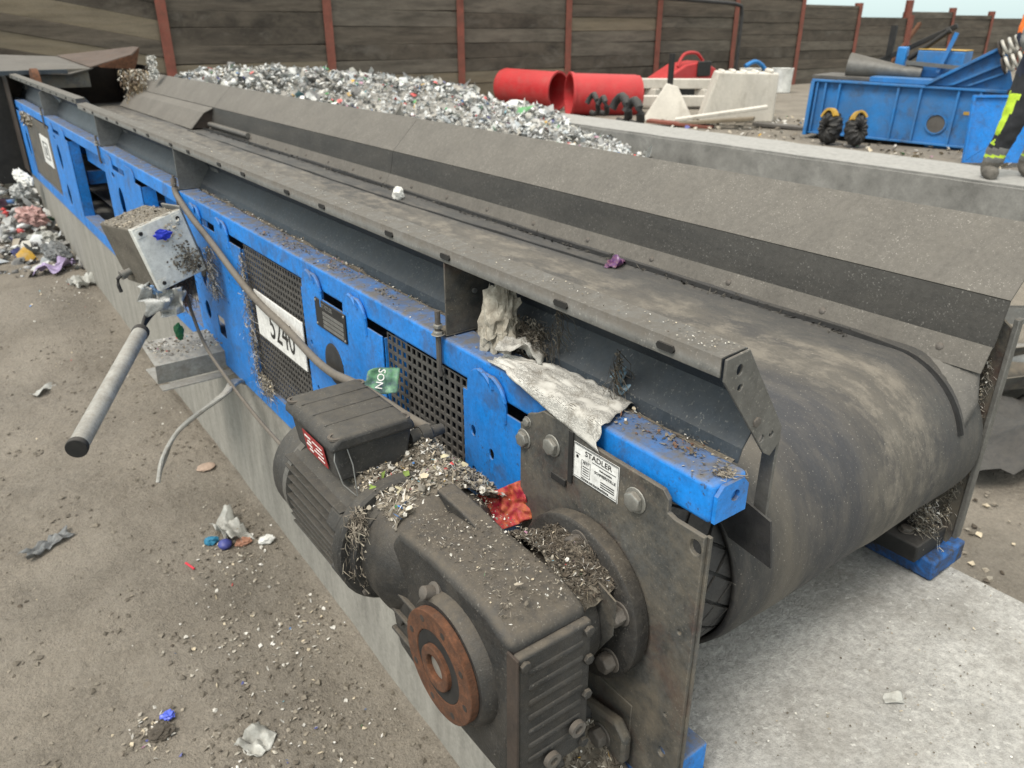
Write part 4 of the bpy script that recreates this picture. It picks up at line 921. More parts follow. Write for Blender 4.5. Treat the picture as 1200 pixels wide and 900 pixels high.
pt = loc_build(MB().lathe([(-.02, .135), (-.02, .115), (.0, .115)], 32, T((1.70, -.002, .36)), axis='y', cap=False), 'port_ring', 'blue_far', BMk, smooth=True)
loc_build(MB().lathe([(-.006, .118), (-.001, .118)], 32, T((1.70, -.001, .36)), axis='y'), 'port_cover', 'hood', BMk)
loc_build(MB().box(2.0, 2.09, -.006, -.001, .50, .54), 'yellow_tag', 'yellow', BMk)
loc_build(MB().prism([(1.6, .09), (2.15, .09), (2.05, -.12), (1.66, -.12)], .05, .25, 'y'), 'hopper_foot', 'blue_far', BMk, .01)
loc_build(MB().box(2.12, 2.22, -.09, .0, -.12, .09), 'leg', 'blue_far', BMk, .01); loc_build(MB().box(2.26, 2.34, -.09, .0, -.12, .09), 'leg', 'blue_far', BMk, .01)
loc_build(MB().box(.1, 2.0, .1, .3, -.03, .10), 'skid', 'hood_dark', BMk)
# odds and ends riding on the casing
loc_build(MB().box(-.1, .75, .05, .9, .835, .88), 'cover_plate', 'hood', BMk, .004)
loc_build(MB().box(.72, 1.55, .02, .85, .835, .90), 'cover_plate', 'blue_far', BMk, .004)
loc_build(MB().lathe([(0, .24), (.95, .10), (1.05, .13), (1.25, .13)], 24, T((.30, .35, 1.0), 0, 3, 8) @ Matrix.Scale(.78, 4)), 'funnel', 'galv', BMk, smooth=True)
tr = MB(); tr.box(1.15, 1.75, .5, 1.0, .9, 1.25, T((0, 0, 0), 0, 0, 0)); loc_build(tr, 'gear_cover', 'blue_far', BMk, .02)
loc_build(MB().box(1.15, 1.75, .5, 1.0, 1.252, 1.262), 'yellow_rim', 'yellow', BMk, .004)
loc_build(MB().box(0, .05, 0, .04, 0, .52, T((1.45, .42, .98), 0, 14, 0)), 'lever', 'blue_far', BMk); loc_build(MB().box(0, .9, 0, .04, 0, .05, T((1.05, .4, 1.06), 0, 3, 0)), 'bar', 'galv', BMk)
loc_build(MB().box(0, 1.3, 0, .07, 0, .07, T((.35, .9, .92), 0, -28, 0)), 'black_arm', 'black', BMk, .01); loc_build(MB().lathe([(0, .05), (.75, .04), (.75, .055), (.8, .055)], 12, T((1.0, .7, 1.12), 0, -40, 0) @ Matrix.Scale(.75, 4)), 'piston', 'black', BMk, smooth=True); loc_build(MB().box(.85, .98, .6, .75, .9, 1.28), 'clevis', 'belt_blue', BMk, .02)
loc_build(MB().box(.62, .70, .9, .97, .9, 1.55), 'black_post', 'black', BMk)
# raised end channel with springs
ec = MB(); ec.prism([(1.5, .84), (2.24, 1.30), (2.31, 1.28), (2.5, .84)], .0, .02, 'y'); ec.prism([(1.5, .84), (2.24, 1.30), (2.22, 1.33), (1.46, .86)], -.09, .16, 'y')
loc_build(ec, 'end_channel', 'blue_far', BMk, .004)
loc_build(MB().prism([(1.75, .86), (2.34, 1.17), (2.34, 1.14), (1.81, .86)], -.07, 0, 'y'), 'channel_rib', 'blue_far', BMk); loc_build(MB().prism([(1.95, .86), (2.38, 1.06), (2.38, 1.03), (2.0, .86)], -.07, 0, 'y'), 'channel_rib', 'blue_far', BMk)
loc_build(MB().box(2.45, 3.0, -.12, .4, .78, .85), 'spring_seat', 'hood_dark', BMk, .01)
for x, y, z in ((2.24, -.10, 1.30), (2.34, -.22, 1.12)):
    P = [(.085 * math.cos(t * .52), .085 * math.sin(t * .52), .01 + t * .0062) for t in range(0, 74)]
    loc_build(MB().tube(P, .020, 8, T((x, y, z), 0, 64, 0)), 'coil_spring', 'spring', BMk, smooth=True)
    loc_build(MB().lathe([(0, .10), (.02, .10)], 20, T((x, y, z), 0, 64, 0), axis='z'), 'spring_cup', 'hood_dark', BMk)
BMk.rotation_euler = (R(0), R(1.2), R(-76))
# rolled rubber tyres with yellow sidewall
def tyre(loc, rz, rx, s_, label):
    o = thing('rubber_roll', loc, label, 'rubber roll', 'rubber rolls')
    b = MB(); P = []; n1, n2 = 36, 12; vs = []; fs = []
    for i in range(n1):
        a = 2 * math.pi * i / n1
        for j in range(n2):
            t = 2 * math.pi * j / n2; r2 = .082 + .011 * (1 if (i + j // 2) % 3 == 0 else -.5); rr = .088 + r2 * math.cos(t)
            vs.append((rr * math.cos(a) * .85, r2 * 1.5 * math.sin(t), rr * math.sin(a) * 1.25))
    for i in range(n1):
        for j in range(n2): fs.append((i * n2 + j, ((i + 1) % n1) * n2 + j, ((i + 1) % n1) * n2 + (j + 1) % n2, i * n2 + (j + 1) % n2))
    Mt = T((0, 0, .25 * s_), 0, 0, 0) @ Matrix.Scale(s_, 4); b.add(vs, fs, Mt); loc_build(b, 'tread', 'rubber', o)
    y = MB(); y.sheet([(.16 * math.cos(R(a)) * .85, .225 * math.sin(R(a)) * 1.1) for a in range(40, 150, 12)], -.11, -.02, .03, 'y', Mt); loc_build(y, 'yellow_band', 'yellow', o)
    o.rotation_euler = (R(rx), 0, R(rz)); return o
tyre((10.30, 6.45, .22), -95, -6, 1.05, 'black ribbed rubber roll with yellow band against the blue machine, left twin')
tyre((10.32, 6.02, .24), -30, -14, 1.0, 'black ribbed rubber roll with yellow band propped skew against the blue machine')
bs = MB(); bs.box(0, 1.1, 0, .012, 0, .74); bs.box(0, 1.1, -.03, 0, .725, .755); bs.box(0, .03, -.03, 0, 0, .725)
o = bs.build('blue_sheet', 'blue', None, .003); o.location = (10.33, 4.05, .30); o.rotation_euler = (R(-8), 0, R(-38)); tag(o, 'smooth blue steel panel standing behind the worker legs', 'panel')
o['label'] = 'smooth bright blue steel panel standing on edge behind the worker'
dsc = Flk()
for k in range(700):
    x, y = random.uniform(8.6, 13), random.uniform(3.2, 10.5); dsc.flake((x, y, .27), random.uniform(.03, .11), lit_mix(.06), .7)
tag(dsc.build('scattered_litter'), 'scattered pale litter on soil behind the low concrete wall', 'litter', kind='stuff')

# ---------------------------------------------------------------- worker
def person():
    rt = Vector((.804, -.595, 0)); fw = Vector((.595, .804, 0)); o0 = Vector((7.86, 3.26, .5))
    def P(r, f, z): return o0 + rt * r + fw * f + Vector((0, 0, z))
    J = [(P(.28, .0, .93), .15), (P(.27, 0, 1.12), .145), (P(.26, 0, 1.33), .165), (P(.26, 0, 1.47), .12), (P(.26, -.01, 1.54), .055), (P(.26, -.03, 1.60), .06),
         (P(.19, 0, .86), .105), (P(.10, -.06, .50), .078), (P(.03, 0, .12), .062), (P(.02, .0, .055), .058), (P(-.02, -.17, .04), .042),
         (P(.42, 0, .86), .105), (P(.44, -.03, .50), .078), (P(.40, .05, .12), .062), (P(.40, .05, .055), .058), (P(.40, -.12, .04), .042),
         (P(.09, -.02, 1.43), .075), (P(.03, -.02, 1.17), .055), (P(.10, -.22, 1.05), .042), (P(.13, -.30, 1.04), .035),
         (P(.44, -.02, 1.43), .075), (P(.62, -.05, 1.17), .055), (P(.55, -.26, 1.02), .042), (P(.53, -.34, 1.00), .035)]
    E_ = [(0, 1), (1, 2), (2, 3), (3, 4), (4, 5), (0, 6), (6, 7), (7, 8), (8, 9), (9, 10), (0, 11), (11, 12), (12, 13), (13, 14), (14, 15), (3, 16), (16, 17), (17, 18), (18, 19), (3, 20), (20, 21), (21, 22), (22, 23)]
    me = bpy.data.meshes.new('body'); me.from_pydata([j[0] for j in J], E_, []); o = bpy.data.objects.new('body', me); COL.objects.link(o)
    sk_ = o.modifiers.new('s', 'SKIN'); sk_.use_smooth_shade = True
    for i, (p, r) in enumerate(J): me.skin_vertices[0].data[i].radius = (r * (1.35 if i > 5 else 1.1), r * (1.35 if i > 5 else 1.1))
    me.skin_vertices[0].data[0].use_root = True
    o.modifiers.new('d', 'SUBSURF').levels = 3
    m2 = bpy.data.meshes.new_from_object(o.evaluated_get(bpy.context.evaluated_depsgraph_get())); bpy.data.objects.remove(o)
    root = thing('person', tuple(P(.25, 0, 0)), 'worker in black trousers with lime panel and orange jacket standing on low wall', 'person')
    c = P(.25, 0, 0)
    for v in m2.vertices:
        v.co += v.normal * (.010 * noise.noise(Vector((v.co.x * 9, v.co.y * 9, v.co.z * 16))) + .006 * noise.noise(v.co * 28))
    m2.transform(Matrix.Translation(-c)); b = finish('body', m2, c, 'cloth_black', root, smooth=True, angle=80)
    mat('boot', (.12, .11, .095), .85, bump=.3, bscale=60)
    for nm in ('cloth_grey', 'cloth_lime', 'cloth_navy', 'cloth_orange', 'boot', 'skin'): m2.materials.append(MATS[nm])
    for pl in m2.polygons:
        z = pl.center.z; side = pl.normal.dot(rt)
        k = 0; rr_ = pl.center.dot(rt) + .25; ax_ = .10 + (z - .5) * .25 if z > .5 else .03 + (z - .12) * .184
        if z < .115: k = 5
        elif z < .27: k = 1 if z > .14 and not .185 < z < .205 else (2 if z > .14 else 5)
        elif z < .88: k = 2 if (rr_ - ax_ < -.084 and .3 < z < .74) else 0
        elif z < 1.05: k = 3
        elif z < 1.10: k = 4
        elif z < 1.22: k = 3
        elif z < 1.5: k = 4
        else: k = 6
        fpos = pl.center.dot(fw)
        if fpos < -.30 and z > .9: k = 6
        elif fpos < -.06 and .95 < z < 1.3: k = 1
        pl.material_index = k
    # head
    bm = bmesh.new(); bmesh.ops.create_uvsphere(bm, u_segments=24, v_segments=18, radius=1)
    for v in bm.verts:
        x, y, z = v.co; wv = .078 * (1 - .18 * max(0, -z)); v.co = Vector((x * wv, y * .098 * (1 - .1 * max(0, -z)), z * .12))
        if y < -.7:
            v.co.y -= .022 * math.exp(-((x / .16) ** 2) - ((z + .12) / .2) ** 2)          # nose
            v.co.y += .012 * (math.exp(-((x - .38) / .18) ** 2 - ((z - .08) / .12) ** 2) + math.exp(-((x + .38) / .18) ** 2 - ((z - .08) / .12) ** 2))
            v.co.y += .006 * math.exp(-(x / .3) ** 2 - ((z + .5) / .06) ** 2)
    rzm = Matrix.Rotation(math.atan2(rt.y, rt.x), 4, 'Z'); bmesh.ops.transform(bm, verts=bm.verts, matrix=rzm)
    hm = bpy.data.meshes.new('head'); bm.to_mesh(hm); bm.free(); hc = P(.26, -.03, 1.68); finish('head', hm, hc, 'skin', root, smooth=True, angle=80)
    q = Matrix.Translation(hc) @ rzm
    hat = MB(); hat.lathe([(.015, .112), (.02, .10), (.06, .095), (.11, .07), (.135, .02)], 28, q, axis='z'); hat.build('hard_hat', 'white', root, smooth=True)
    for s_ in (-1, 1):
        e = MB(); e.lathe([(-.012, .004), (0, .02), (.008, .012)], 12, q @ T((s_ * .078, .0, -.01), 0, 0, 0), axis='x'); e.build('ear', 'skin', root, smooth=True)
        e = MB(); e.lathe([(-.008, .002), (-.004, .009), (0, .010)], 12, q @ T((s_ * .03, -.086, .008)), axis='y'); e.build('eye', 'white', root, smooth=True)
    MB().box(-.024, .024, -.093, -.088, -.062, -.054, q).build('mouth', 'rust', root, .002)
    # hands
    for rr in (.13, .53):
        h = MB()
        for k, (ln, dx) in enumerate(((.07, -.03), (.08, -.01), (.075, .01), (.06, .03))):
            a = P(rr + dx, -.37, .995); h.tube([a, a + fw * -.03 + Vector((0, 0, -.01)), a + fw * -.045 + Vector((0, 0, -.035)), a + fw * -.03 + Vector((0, 0, -ln))], [.010, .0095, .009, .007], 8)
        a = P(rr - .035, -.345, .995); h.tube([a, a + rt * -.03 + Vector((0, 0, -.015)), a + rt * -.035 + fw * -.03 + Vector((0, 0, -.03))], [.011, .010, .008], 8)
        a = P(rr, -.33, .997); h.tube([a, a + fw * -.05], [.036, .042], 12)
        h.build('hand', 'skin', root, smooth=True)
    for pz, rr in ((.52, .10), (.52, .44)):
        pass
person()

# ---------------------------------------------------------------- waste lying on the machine
def mound(name, x0, x1, y0, y1, zf, n, flakes, sizes, label, pal_q=.05, long_q=.4, keep=None, lite=.5, dirt=PAL_DIRT, surface=True, big=0):
    fk = Flk(); mb_ = MB(); 
    for j in range(n + 1):
        for i in range(n + 1):
            x, y = x0 + (x1 - x0) * i / n, y0 + (y1 - y0) * j / n; mb_.v.append((x, y, zf(x, y) + .006 * noise.noise(Vector((x * 60, y * 60, 1)))))
    for j in range(n):
        for i in range(n): mb_.f.append((j * (n + 1) + i, j * (n + 1) + i + 1, (j + 1) * (n + 1) + i + 1, (j + 1) * (n + 1) + i))
    o = len(fk.v); fk.v += mb_.v
    for f in mb_.f:
        if surface: fk.f.append(f); fk.c.append(rc(PAL_DIRT[:3]))
    for k in range(big):
        x, y = random.uniform(x0 + .03, x1 - .06), random.uniform(y0, y1); fk.flake((x, y, zf(x, y) + .008), random.uniform(.013, .026), rc(PAL_LIT + [(.6, .55, .45), (.5, .45, .3), (.16, .24, .04)]), .6)
    k = 0
    while k < flakes:
        x, y = random.uniform(x0, x1), random.uniform(y0, y1)
        if keep and not keep(x, y): k += .3; continue
        k += 1; r = random.random(); s_ = random.uniform(*sizes) * (1.7 if random.random() < .05 else 1)
        col = rc(PAL_COL) if r < pal_q else (rc(PAL_LIT) if r < pal_q + lite * (1 - pal_q) else rc(dirt))
        fk.flake((x, y, zf(x, y) + random.uniform(0, .006)), s_, col, .45, random.choice((2.5, 4, 6)) if random.random() < long_q else 1.2)
    return tag(fk.build(name), label, 'debris', kind='stuff')
def z1(x, y):
    e = min(1, max(0, (x - .415) / .05)) ; t = -max(0, x - .60) * 1.0 + 1.026 + .035 * noise.noise(Vector((x * 14, y * 14, 0))) + .045 * min(1, max(0, (x - .42) / .2))
    dx = abs(x - MX); cyl = MZ + math.sqrt(max(.105 ** 2 - dx * dx, 0)) if dx < .105 else 0
    return (1 - e) * .93 + e * max(t, min(cyl + .004, 1.06))
mound('shredded_debris', .425, .712, .93, 1.27, z1, 40, 6500, (.003, .011), 'mound of shredded paper and plastic crumbs piled on the motor', .03, .45, big=24)
def z2(x, y): return 1.0605 + .001 * noise.noise(Vector((x * 20, y * 20, 4))) - max(0, (.47 - x)) * .5 - max(0, .64 - y) * .6
mound('dusty_crumbs', .455, .60, .625, .90, z2, 24, 1100, (.0015, .005), 'dusty crumbs and fibres lying on top of the gear case', .006, .4, lite=.18, surface=False, big=2)
def z3(x, y): 
    q = math.hypot((y - SY) / 1.0, 0); return SZ + math.sqrt(max(.098 ** 2 - (y - SY) ** 2, 0)) + .022 + .03 * noise.noise(Vector((x * 18, y * 18, 7)))
mound('fibre_tangle', .585, .70, .645, .86, z3, 26, 4200, (.0025, .009), 'dark tangle of fibres and fluff packed between gear case and end plate', .008, .9, lite=.08, dirt=[(.055, .045, .035), (.085, .068, .05), (.12, .098, .075), (.04, .033, .026)])
def z4(x, y): return .625 + .13 * math.exp(-((y - .76) / .1) ** 2) * min(1, max(0, (.72 - x) / .05)) + .03 * noise.noise(Vector((x * 16, y * 16, 9)))
mound('fibre_tangle', .56, .70, .60, .93, z4, 26, 2200, (.003, .010), 'dark fibres and crumbs heaped on the plinth below the gear case', .02, .8, lite=.25, dirt=[(.055, .045, .035), (.085, .068, .05), (.12, .098, .075)])
def z5(x, y): return 1.214 + .010 * noise.noise(Vector((x * 30, y * 9, 3))) + .10 * max(0, x - .792)
mound('dirt_line', .782, .806, .56, 3.0, z5, 60, 900, (.002, .007), 'line of dirt and crumbs along the foot of the near guide', .02, .4)
def patches():
    fk = Flk()
    for (cx, cy, r, n) in ((.755, .815, .03, 90), (.765, .635, .022, 80), (.75, 2.02, .04, 110), (.76, 1.75, .03, 90), (.755, 1.5, .02, 30), (.76, .70, .02, 20), (.745, 2.2, .03, 40), (.75, 2.75, .03, 30)):
        for k in range(n): fk.flake((cx + random.gauss(0, r * .45), cy + random.gauss(0, r * 1.6), 1.217 + random.uniform(0, .004)), random.uniform(.003, .009), rc(PAL_DIRT[:4] + [(.2, .1, .06)]), .7, random.choice((1, 2, 3)))
    for k in range(420):
        y = random.uniform(.55, 6); fk.flake((random.uniform(.722, .79), y, 1.2175), random.uniform(.002, .006), lit_mix(.02), .85)
    for k in range(500):     # specks on the guide rail and the belt
        y = .56 + 6 * random.random() ** 1.6; fk.flake((random.uniform(.725, .765), y, 1.398), random.uniform(.0015, .004), rc(PAL_DIRT + PAL_LIT), .9)
    for k in range(700):
        y = .85 + 6.2 * random.random() ** 1.4; fk.flake((random.gauss(1.578, .010), y, 1.131), random.uniform(.006, .02), rc([(.012, .012, .012), (.03, .028, .025), (.06, .055, .048)]), .5, random.choice((2, 4)))
    for k in range(900):
        y = .76 + 6.5 * random.random() ** 1.5; x = random.uniform(.87, 1.57) if random.random() < .45 else random.gauss(1.555, .025)
        if x > 1.60: continue
        fk.flake((x, y, 1.125), random.uniform(.003, .011), lit_mix(.04), .8, random.choice((1, 1, 3)))
    return tag(fk.build('fine_crumbs'), 'fine crumbs sprinkled along the blue beam, guide rail and belt', 'debris', kind='stuff')
patches()
# strands and clumps hanging on things
def clump(name, loc, size, n, label, pal=None, down=.6, w=.0018):
    fk = Flk(); loc = Vector(loc)
    for k in range(n):
        p = loc + Vector((random.gauss(0, size[0] * .28), random.gauss(0, size[1] * .28), random.uniform(-.5, .5) * size[2]))
        c = rc(pal or PAL_DIRT)
        if random.random() < .5:
            pts = [p]; 
            for q in range(4): pts.append(pts[-1] + Vector((random.gauss(0, .006), random.gauss(0, .006), -random.uniform(.002, .012) * down * 2)))
            fk.strand([tuple(t) for t in pts], random.uniform(w * .4, w), c)
        else: fk.flake(p, random.uniform(.003, .009) * (1 if w < .005 else 3), c, 0, random.choice((1, 1.5, 3)))
    return tag(fk.build(name), label, 'debris', kind='stuff')
clump('fluff_clump', (.755, .545, 1.219), (.03, .02, .004), 70, 'crumbs lying on the cut end of the near blue beam', PAL_DIRT, .02, .0015)
clump('fluff_clump', (.425, 1.0, .985), (.03, .03, .12), 700, 'grey brown fluff clump hanging over the edge of motor flange', [(.17, .145, .115), (.22, .19, .15), (.12, .10, .08), (.28, .25, .2)])
clump('fluff_clump', (.60, 2.72, .965), (.06, .08, .13), 900, 'dark hairy fluff hanging below the junction box', [(.06, .05, .042), (.1, .085, .07), (.16, .13, .11), (.3, .12, .06)])
clump('fluff_clump', (.68, 2.62, 1.02), (.02, .05, .16), 500, 'dirt clump stuck to the blue panel behind the junction box', [(.05, .045, .04), (.14, .12, .1), (.4, .38, .33)])
clump('fluff_clump', (.708, 2.36, .92), (.012, .03, .42), 600, 'crumbs caught along the edge of the number plate guard', PAL_DIRT + PAL_LIT)
clump('fluff_clump', (.708, 2.30, .715), (.012, .12, .05), 350, 'crumbs caught on the lower edge of the number plate guard', PAL_DIRT + PAL_LIT)
clump('fluff_clump', (.80, 1.02, 1.255), (.03, .09, .06), 500, 'brown crumbs around the torn paper bag by the bracket', PAL_DIRT)
clump('fluff_clump', (.80, .95, 1.30), (.006, .01, .09), 60, 'dry stalks standing against the near guide behind newspaper', PAL_DIRT, .9)
clump('fluff_clump', (.79, .79, 1.28), (.006, .012, .06), 80, 'wisp of fluff stuck on the near guide sheet', PAL_DIRT, .9)
clump('fluff_clump', (.712, 7.3, 1.13), (.02, .45, .06), 300, 'row of crumbs along the top of the grey cover panel', PAL_DIRT + PAL_LIT, w=.02)
clump('fluff_clump', (1.64, 7.7, 1.27), (.14, .3, .32), 1500, 'brown and cream fibres hanging at the end of far guide', [(.24, .18, .11), (.3, .24, .16), (.14, .1, .07), (.55, .52, .46)], w=.012)
clump('fluff_clump', (1.70, 7.3, 1.47), (.05, .08, .16), 400, 'pale wisps standing above the far guide by the hood', [(.6, .6, .57), (.45, .43, .4)], w=.01)
clump('fluff_clump', (1.63, .62, .75), (.05, .05, .08), 350, 'crumbs and pale scraps lodged under the drum at far foot', PAL_DIRT + PAL_LIT)
clump('fluff_clump', (1.692, .60, .93), (.006, .01, .4), 400, 'pale dirt caught along the far end plate edge', PAL_DIRT + PAL_LIT)

# draped newspaper over the beam
def newspaper():
    bm = bmesh.new(); uvl = bm.loops.layers.uv.new('UVMap'); n = 30; g = []
    for i in range(n + 1):
        s_ = i / n; row = []; yc = 1.035 - s_ * .275
        hang = .046 * max(0, s_ - .18) ** .9                  # how far the outer part hangs over the edge
        x_in = .752 + .05 * min(1, s_ * 3.2); wdt = .03 + .07 * min(1, s_ * 2.5)
        for j in range(n + 1):
            t = j / n; dist = t * (x_in - .714 + hang); x = x_in - dist; z = 1.2215
            if x < .714: over = .714 - x; x = .7085 - .25 * over; z = 1.2215 - over
            e = noise.noise(Vector((s_ * 7, t * 5, 3))); e2 = abs(noise.noise(Vector((s_ * 13 + t * 8, t * 4, 9))))
            z += .010 * abs(e) * (1 if x > .715 else .3) + .004 * e2; x -= .006 * max(0, e) * (1 if z < 1.21 else .2)
            y = yc - t * .035 * s_ + .004 * noise.noise(Vector((t * 9, s_ * 20, 2))) + (.012 * noise.noise(Vector((t * 6, 1, 5))) if i in (0, n) else 0)
            row.append(bm.verts.new((x, y, z)))
        g.append(row)
    for i in range(n):
        for j in range(n):
            f = bm.faces.new((g[i][j], g[i + 1][j], g[i + 1][j + 1], g[i][j + 1]))
            for lp, (a, b) in zip(f.loops, ((i, j), (i + 1, j), (i + 1, j + 1), (i, j + 1))): lp[uvl].uv = (a / n, b / n)
    c = Vector((.75, .9, 1.18)); bmesh.ops.translate(bm, verts=bm.verts, vec=-c); me = bpy.data.meshes.new('newspaper_page'); bm.to_mesh(me); bm.free()
    o = finish('newspaper_page', me, c, 'newsprint', smooth=True, angle=40); o.modifiers.new('t', 'SOLIDIFY').thickness = .0008
    return tag(o, 'dirty crumpled newspaper page draped over the blue beam', 'newspaper')
newspaper()
mat('red_foil', (.36, .022, .05), .55, var=.35, scale=30, bump=.3, bscale=50, dust=(.5, .20, .05), dall=.7)
mat('bag_paper', (.40, .37, .31), .9, var=.3, scale=30, bump=.4, bscale=70, dall=.85, dust=(.18, .155, .12), stain=.5, stcol=(.1, .085, .065), stscale=30)
rag('red_wrapper', (.672, .932, .985), .095, .075, 'red_foil', 'crumpled red and orange sweet wrapper beside the end plate', 'wrapper', rz=-30, amp=.016, rx=55, ry=-20, freq=34, n=26)
crumple('paper_bag', (.775, 1.085, 1.275), (.05, .065, .14), 'bag_paper', 'torn dirty white paper wedged against the guide bracket', 'paper', amp=.45, rot=(0, 14, 30), sub=4, freq=2.6)
rag('paper_scrap', (.79, 1.03, 1.235), .10, .08, 'newsprint', 'flattened torn paper scrap at the foot of the wedged paper', 'paper', amp=.02, rz=40, rx=15, freq=22)
rag('blue_film', (.815, .80, 1.245), .05, .035, mat('film_blue', (.16, .24, .30), .3, var=.3, scale=40), 'scrap of bluish film tucked behind the newspaper page', 'film', amp=.02, rz=20, rx=40, freq=30)
# printed packet
pk = rag('printed_packet', (.668, 1.372, 1.072), .075, .055, mat('packet_green', (.11, .25, .14), .45, var=.3, scale=30, bump=.05, dall=.75, dust=(.07, .035, .16)), 'green and purple packet lettered SON stuck by the cable', 'packet', amp=.012, rx=52, rz=-35, freq=26)
text_mesh('SON', .022, Matrix.Translation((.660, 1.363, 1.083)) @ Matrix.Rotation(R(-35), 4, 'Z') @ Matrix.Rotation(R(52), 4, 'X') @ Matrix.Rotation(R(-100), 4, 'Z'), 'lettering', 'white_plate', None).parent = None
lt = bpy.data.objects['lettering'] if False else [q for q in COL.objects if q.name.startswith('lettering')][-1]
lt.parent = pk; lt.location = lt.location - pk.location
rag('purple_packet', (1.545, 1.575, 1.135), .075, .05, mat('packet_purple', (.07, .02, .10), .3, var=.4, scale=60, bump=.1, dall=.3, dust=(.4, .2, .05)), 'dark purple snack packet lying on belt by far guide', 'packet', amp=.022, rz=30, freq=28)
crumple('paper_wad', (1.50, 2.80, 1.15), (.045, .04, .06), 'white', 'small whitish paper wad standing on the belt', 'paper wad', amp=.35)
crumple('foam_crumb', (1.555, 7.0, 1.15), (.06, .05, .05), 'white', 'white foam crumb on the belt beside deflector', 'foam')
mat('film_white', (.5, .5, .48), .9, var=.3, scale=40, bump=.1, dall=.5, dust=(.25, .22, .18))
# plastic on the conduit end
rag('plastic_film', (.50, 2.66, .94), .13, .11, 'plastic_clear', 'torn clear and white film snagged above the conduit pipe', 'film', amp=.05, rx=60, rz=20, freq=16)
rag('plastic_film', (.545, 2.64, .93), .08, .09, 'film_white', 'torn white plastic scrap hanging under the junction box', 'film', amp=.05, rx=75, rz=-20, freq=20)
crumple('blue_scrap', (.515, 2.65, .985), (.05, .03, .05), mat('scrap_blue', (.18, .30, .5), .4), 'pale blue plastic scrap under the junction box corner', 'scrap', amp=.4)
crumple('green_scrap', (.56, 2.70, .80), (.03, .02, .06), mat('scrap_green', (.02, .12, .05), .4), 'dark green scrap hanging above the channel bracket', 'scrap', amp=.4)
crumple('blue_wrapper', (.545, 2.595, 1.165), (.05, .012, .03), mat('wrapper_blue', (.02, .04, .5), .4), 'bright blue and white wrapper stuck on the junction box lid', 'wrapper', amp=.5)
def lidcrumbs():
    fk = Flk()
    for k in range(520):
        a, b = random.uniform(-.08, .08), random.uniform(-.085, .165)
        fk.flake(tuple(MJ @ Vector((a, b, .1062))), random.uniform(.003, .009) * (2 if k % 23 == 0 else 1), rc(PAL_DIRT[:4] + PAL_LIT[3:5]), .85)
    for k in range(420):
        a, b = random.gauss(.045, .025), random.gauss(-.055, .03)
        if abs(a) < .085 and abs(b) < .1: fk.flake(tuple(MJ @ Vector((a, -.089, b))), random.uniform(.003, .010), rc(PAL_DIRT), nrm=(0, -1, 0))
    for k in range(60): fk.flake(tuple(MJ @ Vector((random.gauss(.02, .02), -.09, random.gauss(.055, .015)))), random.uniform(.004, .016), rc(PAL_LIT), nrm=(0, -1, 0))
    for k in range(260): fk.flake((random.uniform(.48, .72), random.uniform(2.75, 2.95), .70), random.uniform(.004, .014), lit_mix(.04), .6)
    return tag(fk.build('fine_crumbs'), 'crumbs stuck on the junction box and the bracket below', 'debris', kind='stuff')
lidcrumbs()

# ---------------------------------------------------------------- litter on the ground
def ground_z(x, y):
    p = Vector((x, y, 0)); return hz(x, y) + .016 * noise.noise(p * 2.3) + .009 * noise.noise(p * 7) + .005 * noise.noise(p * 19)
fk = Flk()
for k in range(2300):
    y = .9 + 5.5 * random.random() ** 1.3; x = random.uniform(-1.5, .72)
    if random.random() < .35: x = .72 - abs(random.gauss(0, .18))
    z = ground_z(x, y); r = random.random()
    s_ = random.uniform(.003, .011) * (2.2 if random.random() < .05 else 1)
    c = rc(PAL_COL) if r < .004 else (rc(PAL_LIT) if r < .11 else rc(PAL_DIRT + [(.15, .13, .1)] * 3))
    if r > .5: fk.lump((x, y, z + s_ * .15), s_ * 1.3, c)
    else: fk.flake((x, y, z + .002), s_, c, .7, random.choice((1, 1, 2, 4)))
for k in range(240):
    cx, cy = random.uniform(-.9, .70), .95 + 4 * random.random() ** 1.4
    for q in range(random.randint(2, 7)):
        x, y = cx + random.gauss(0, .025), cy + random.gauss(0, .03); s_ = random.uniform(.006, .02)
        if x < .72: fk.lump((x, y, ground_z(x, y) + s_ * .1), s_ * 1.4, rc([(.14, .122, .098), (.11, .095, .075), (.17, .15, .12)]))
for cx, cy, n, sp in ((.55, 2.42, 260, .09), (.42, 1.98, 200, .1), (.62, 1.95, 160, .08), (.35, 1.62, 150, .1), (.10, 1.80, 110, .03), (.58, 5.7, 260, .16), (.45, 4.6, 90, .2), (.5, 1.5, 140, .08)):
    for k in range(n):
        x, y = cx + random.gauss(0, sp), cy + random.gauss(0, sp * 1.3)
        if x > .72: continue
        z = ground_z(x, y); fk.flake((x, y, z + .003), random.uniform(.004, .017), lit_mix(.012), .6, random.choice((1, 1, 2)))
for k in range(900):          # plinth top and the soil on the far side
    x, y = random.uniform(.75, 1.70), random.uniform(-.3, .55); fk.flake((x, y, .613), random.uniform(.002, .006), rc(PAL_DIRT + PAL_LIT), .9)
for k in range(900):
    x, y = random.uniform(1.75, 4.5), random.uniform(.2, 2.2); s_ = random.uniform(.008, .035); fk.lump((x, y, hz(x, y) + .01), s_, rc(PAL_DIRT + PAL_LIT[3:]))
tag(fk.build('ground_litter'), 'small stones, crumbs and shredded scraps scattered over bare ground', 'litter', kind='stuff')
def gl(name, x, y, sx, sy, m, label, cat, rz, amp, freq=10): return rag(name, (x, y, ground_z(x, y) + .006), sx, sy, m, label, cat, rz, amp, freq=freq)
mat('film_grey', (.16, .17, .175), .45, var=.3, scale=25, bump=.2, dall=.3); mat('film_pale', (.42, .42, .39), .4, var=.3, scale=20, bump=.2, dall=.4, dust=(.2, .18, .14))
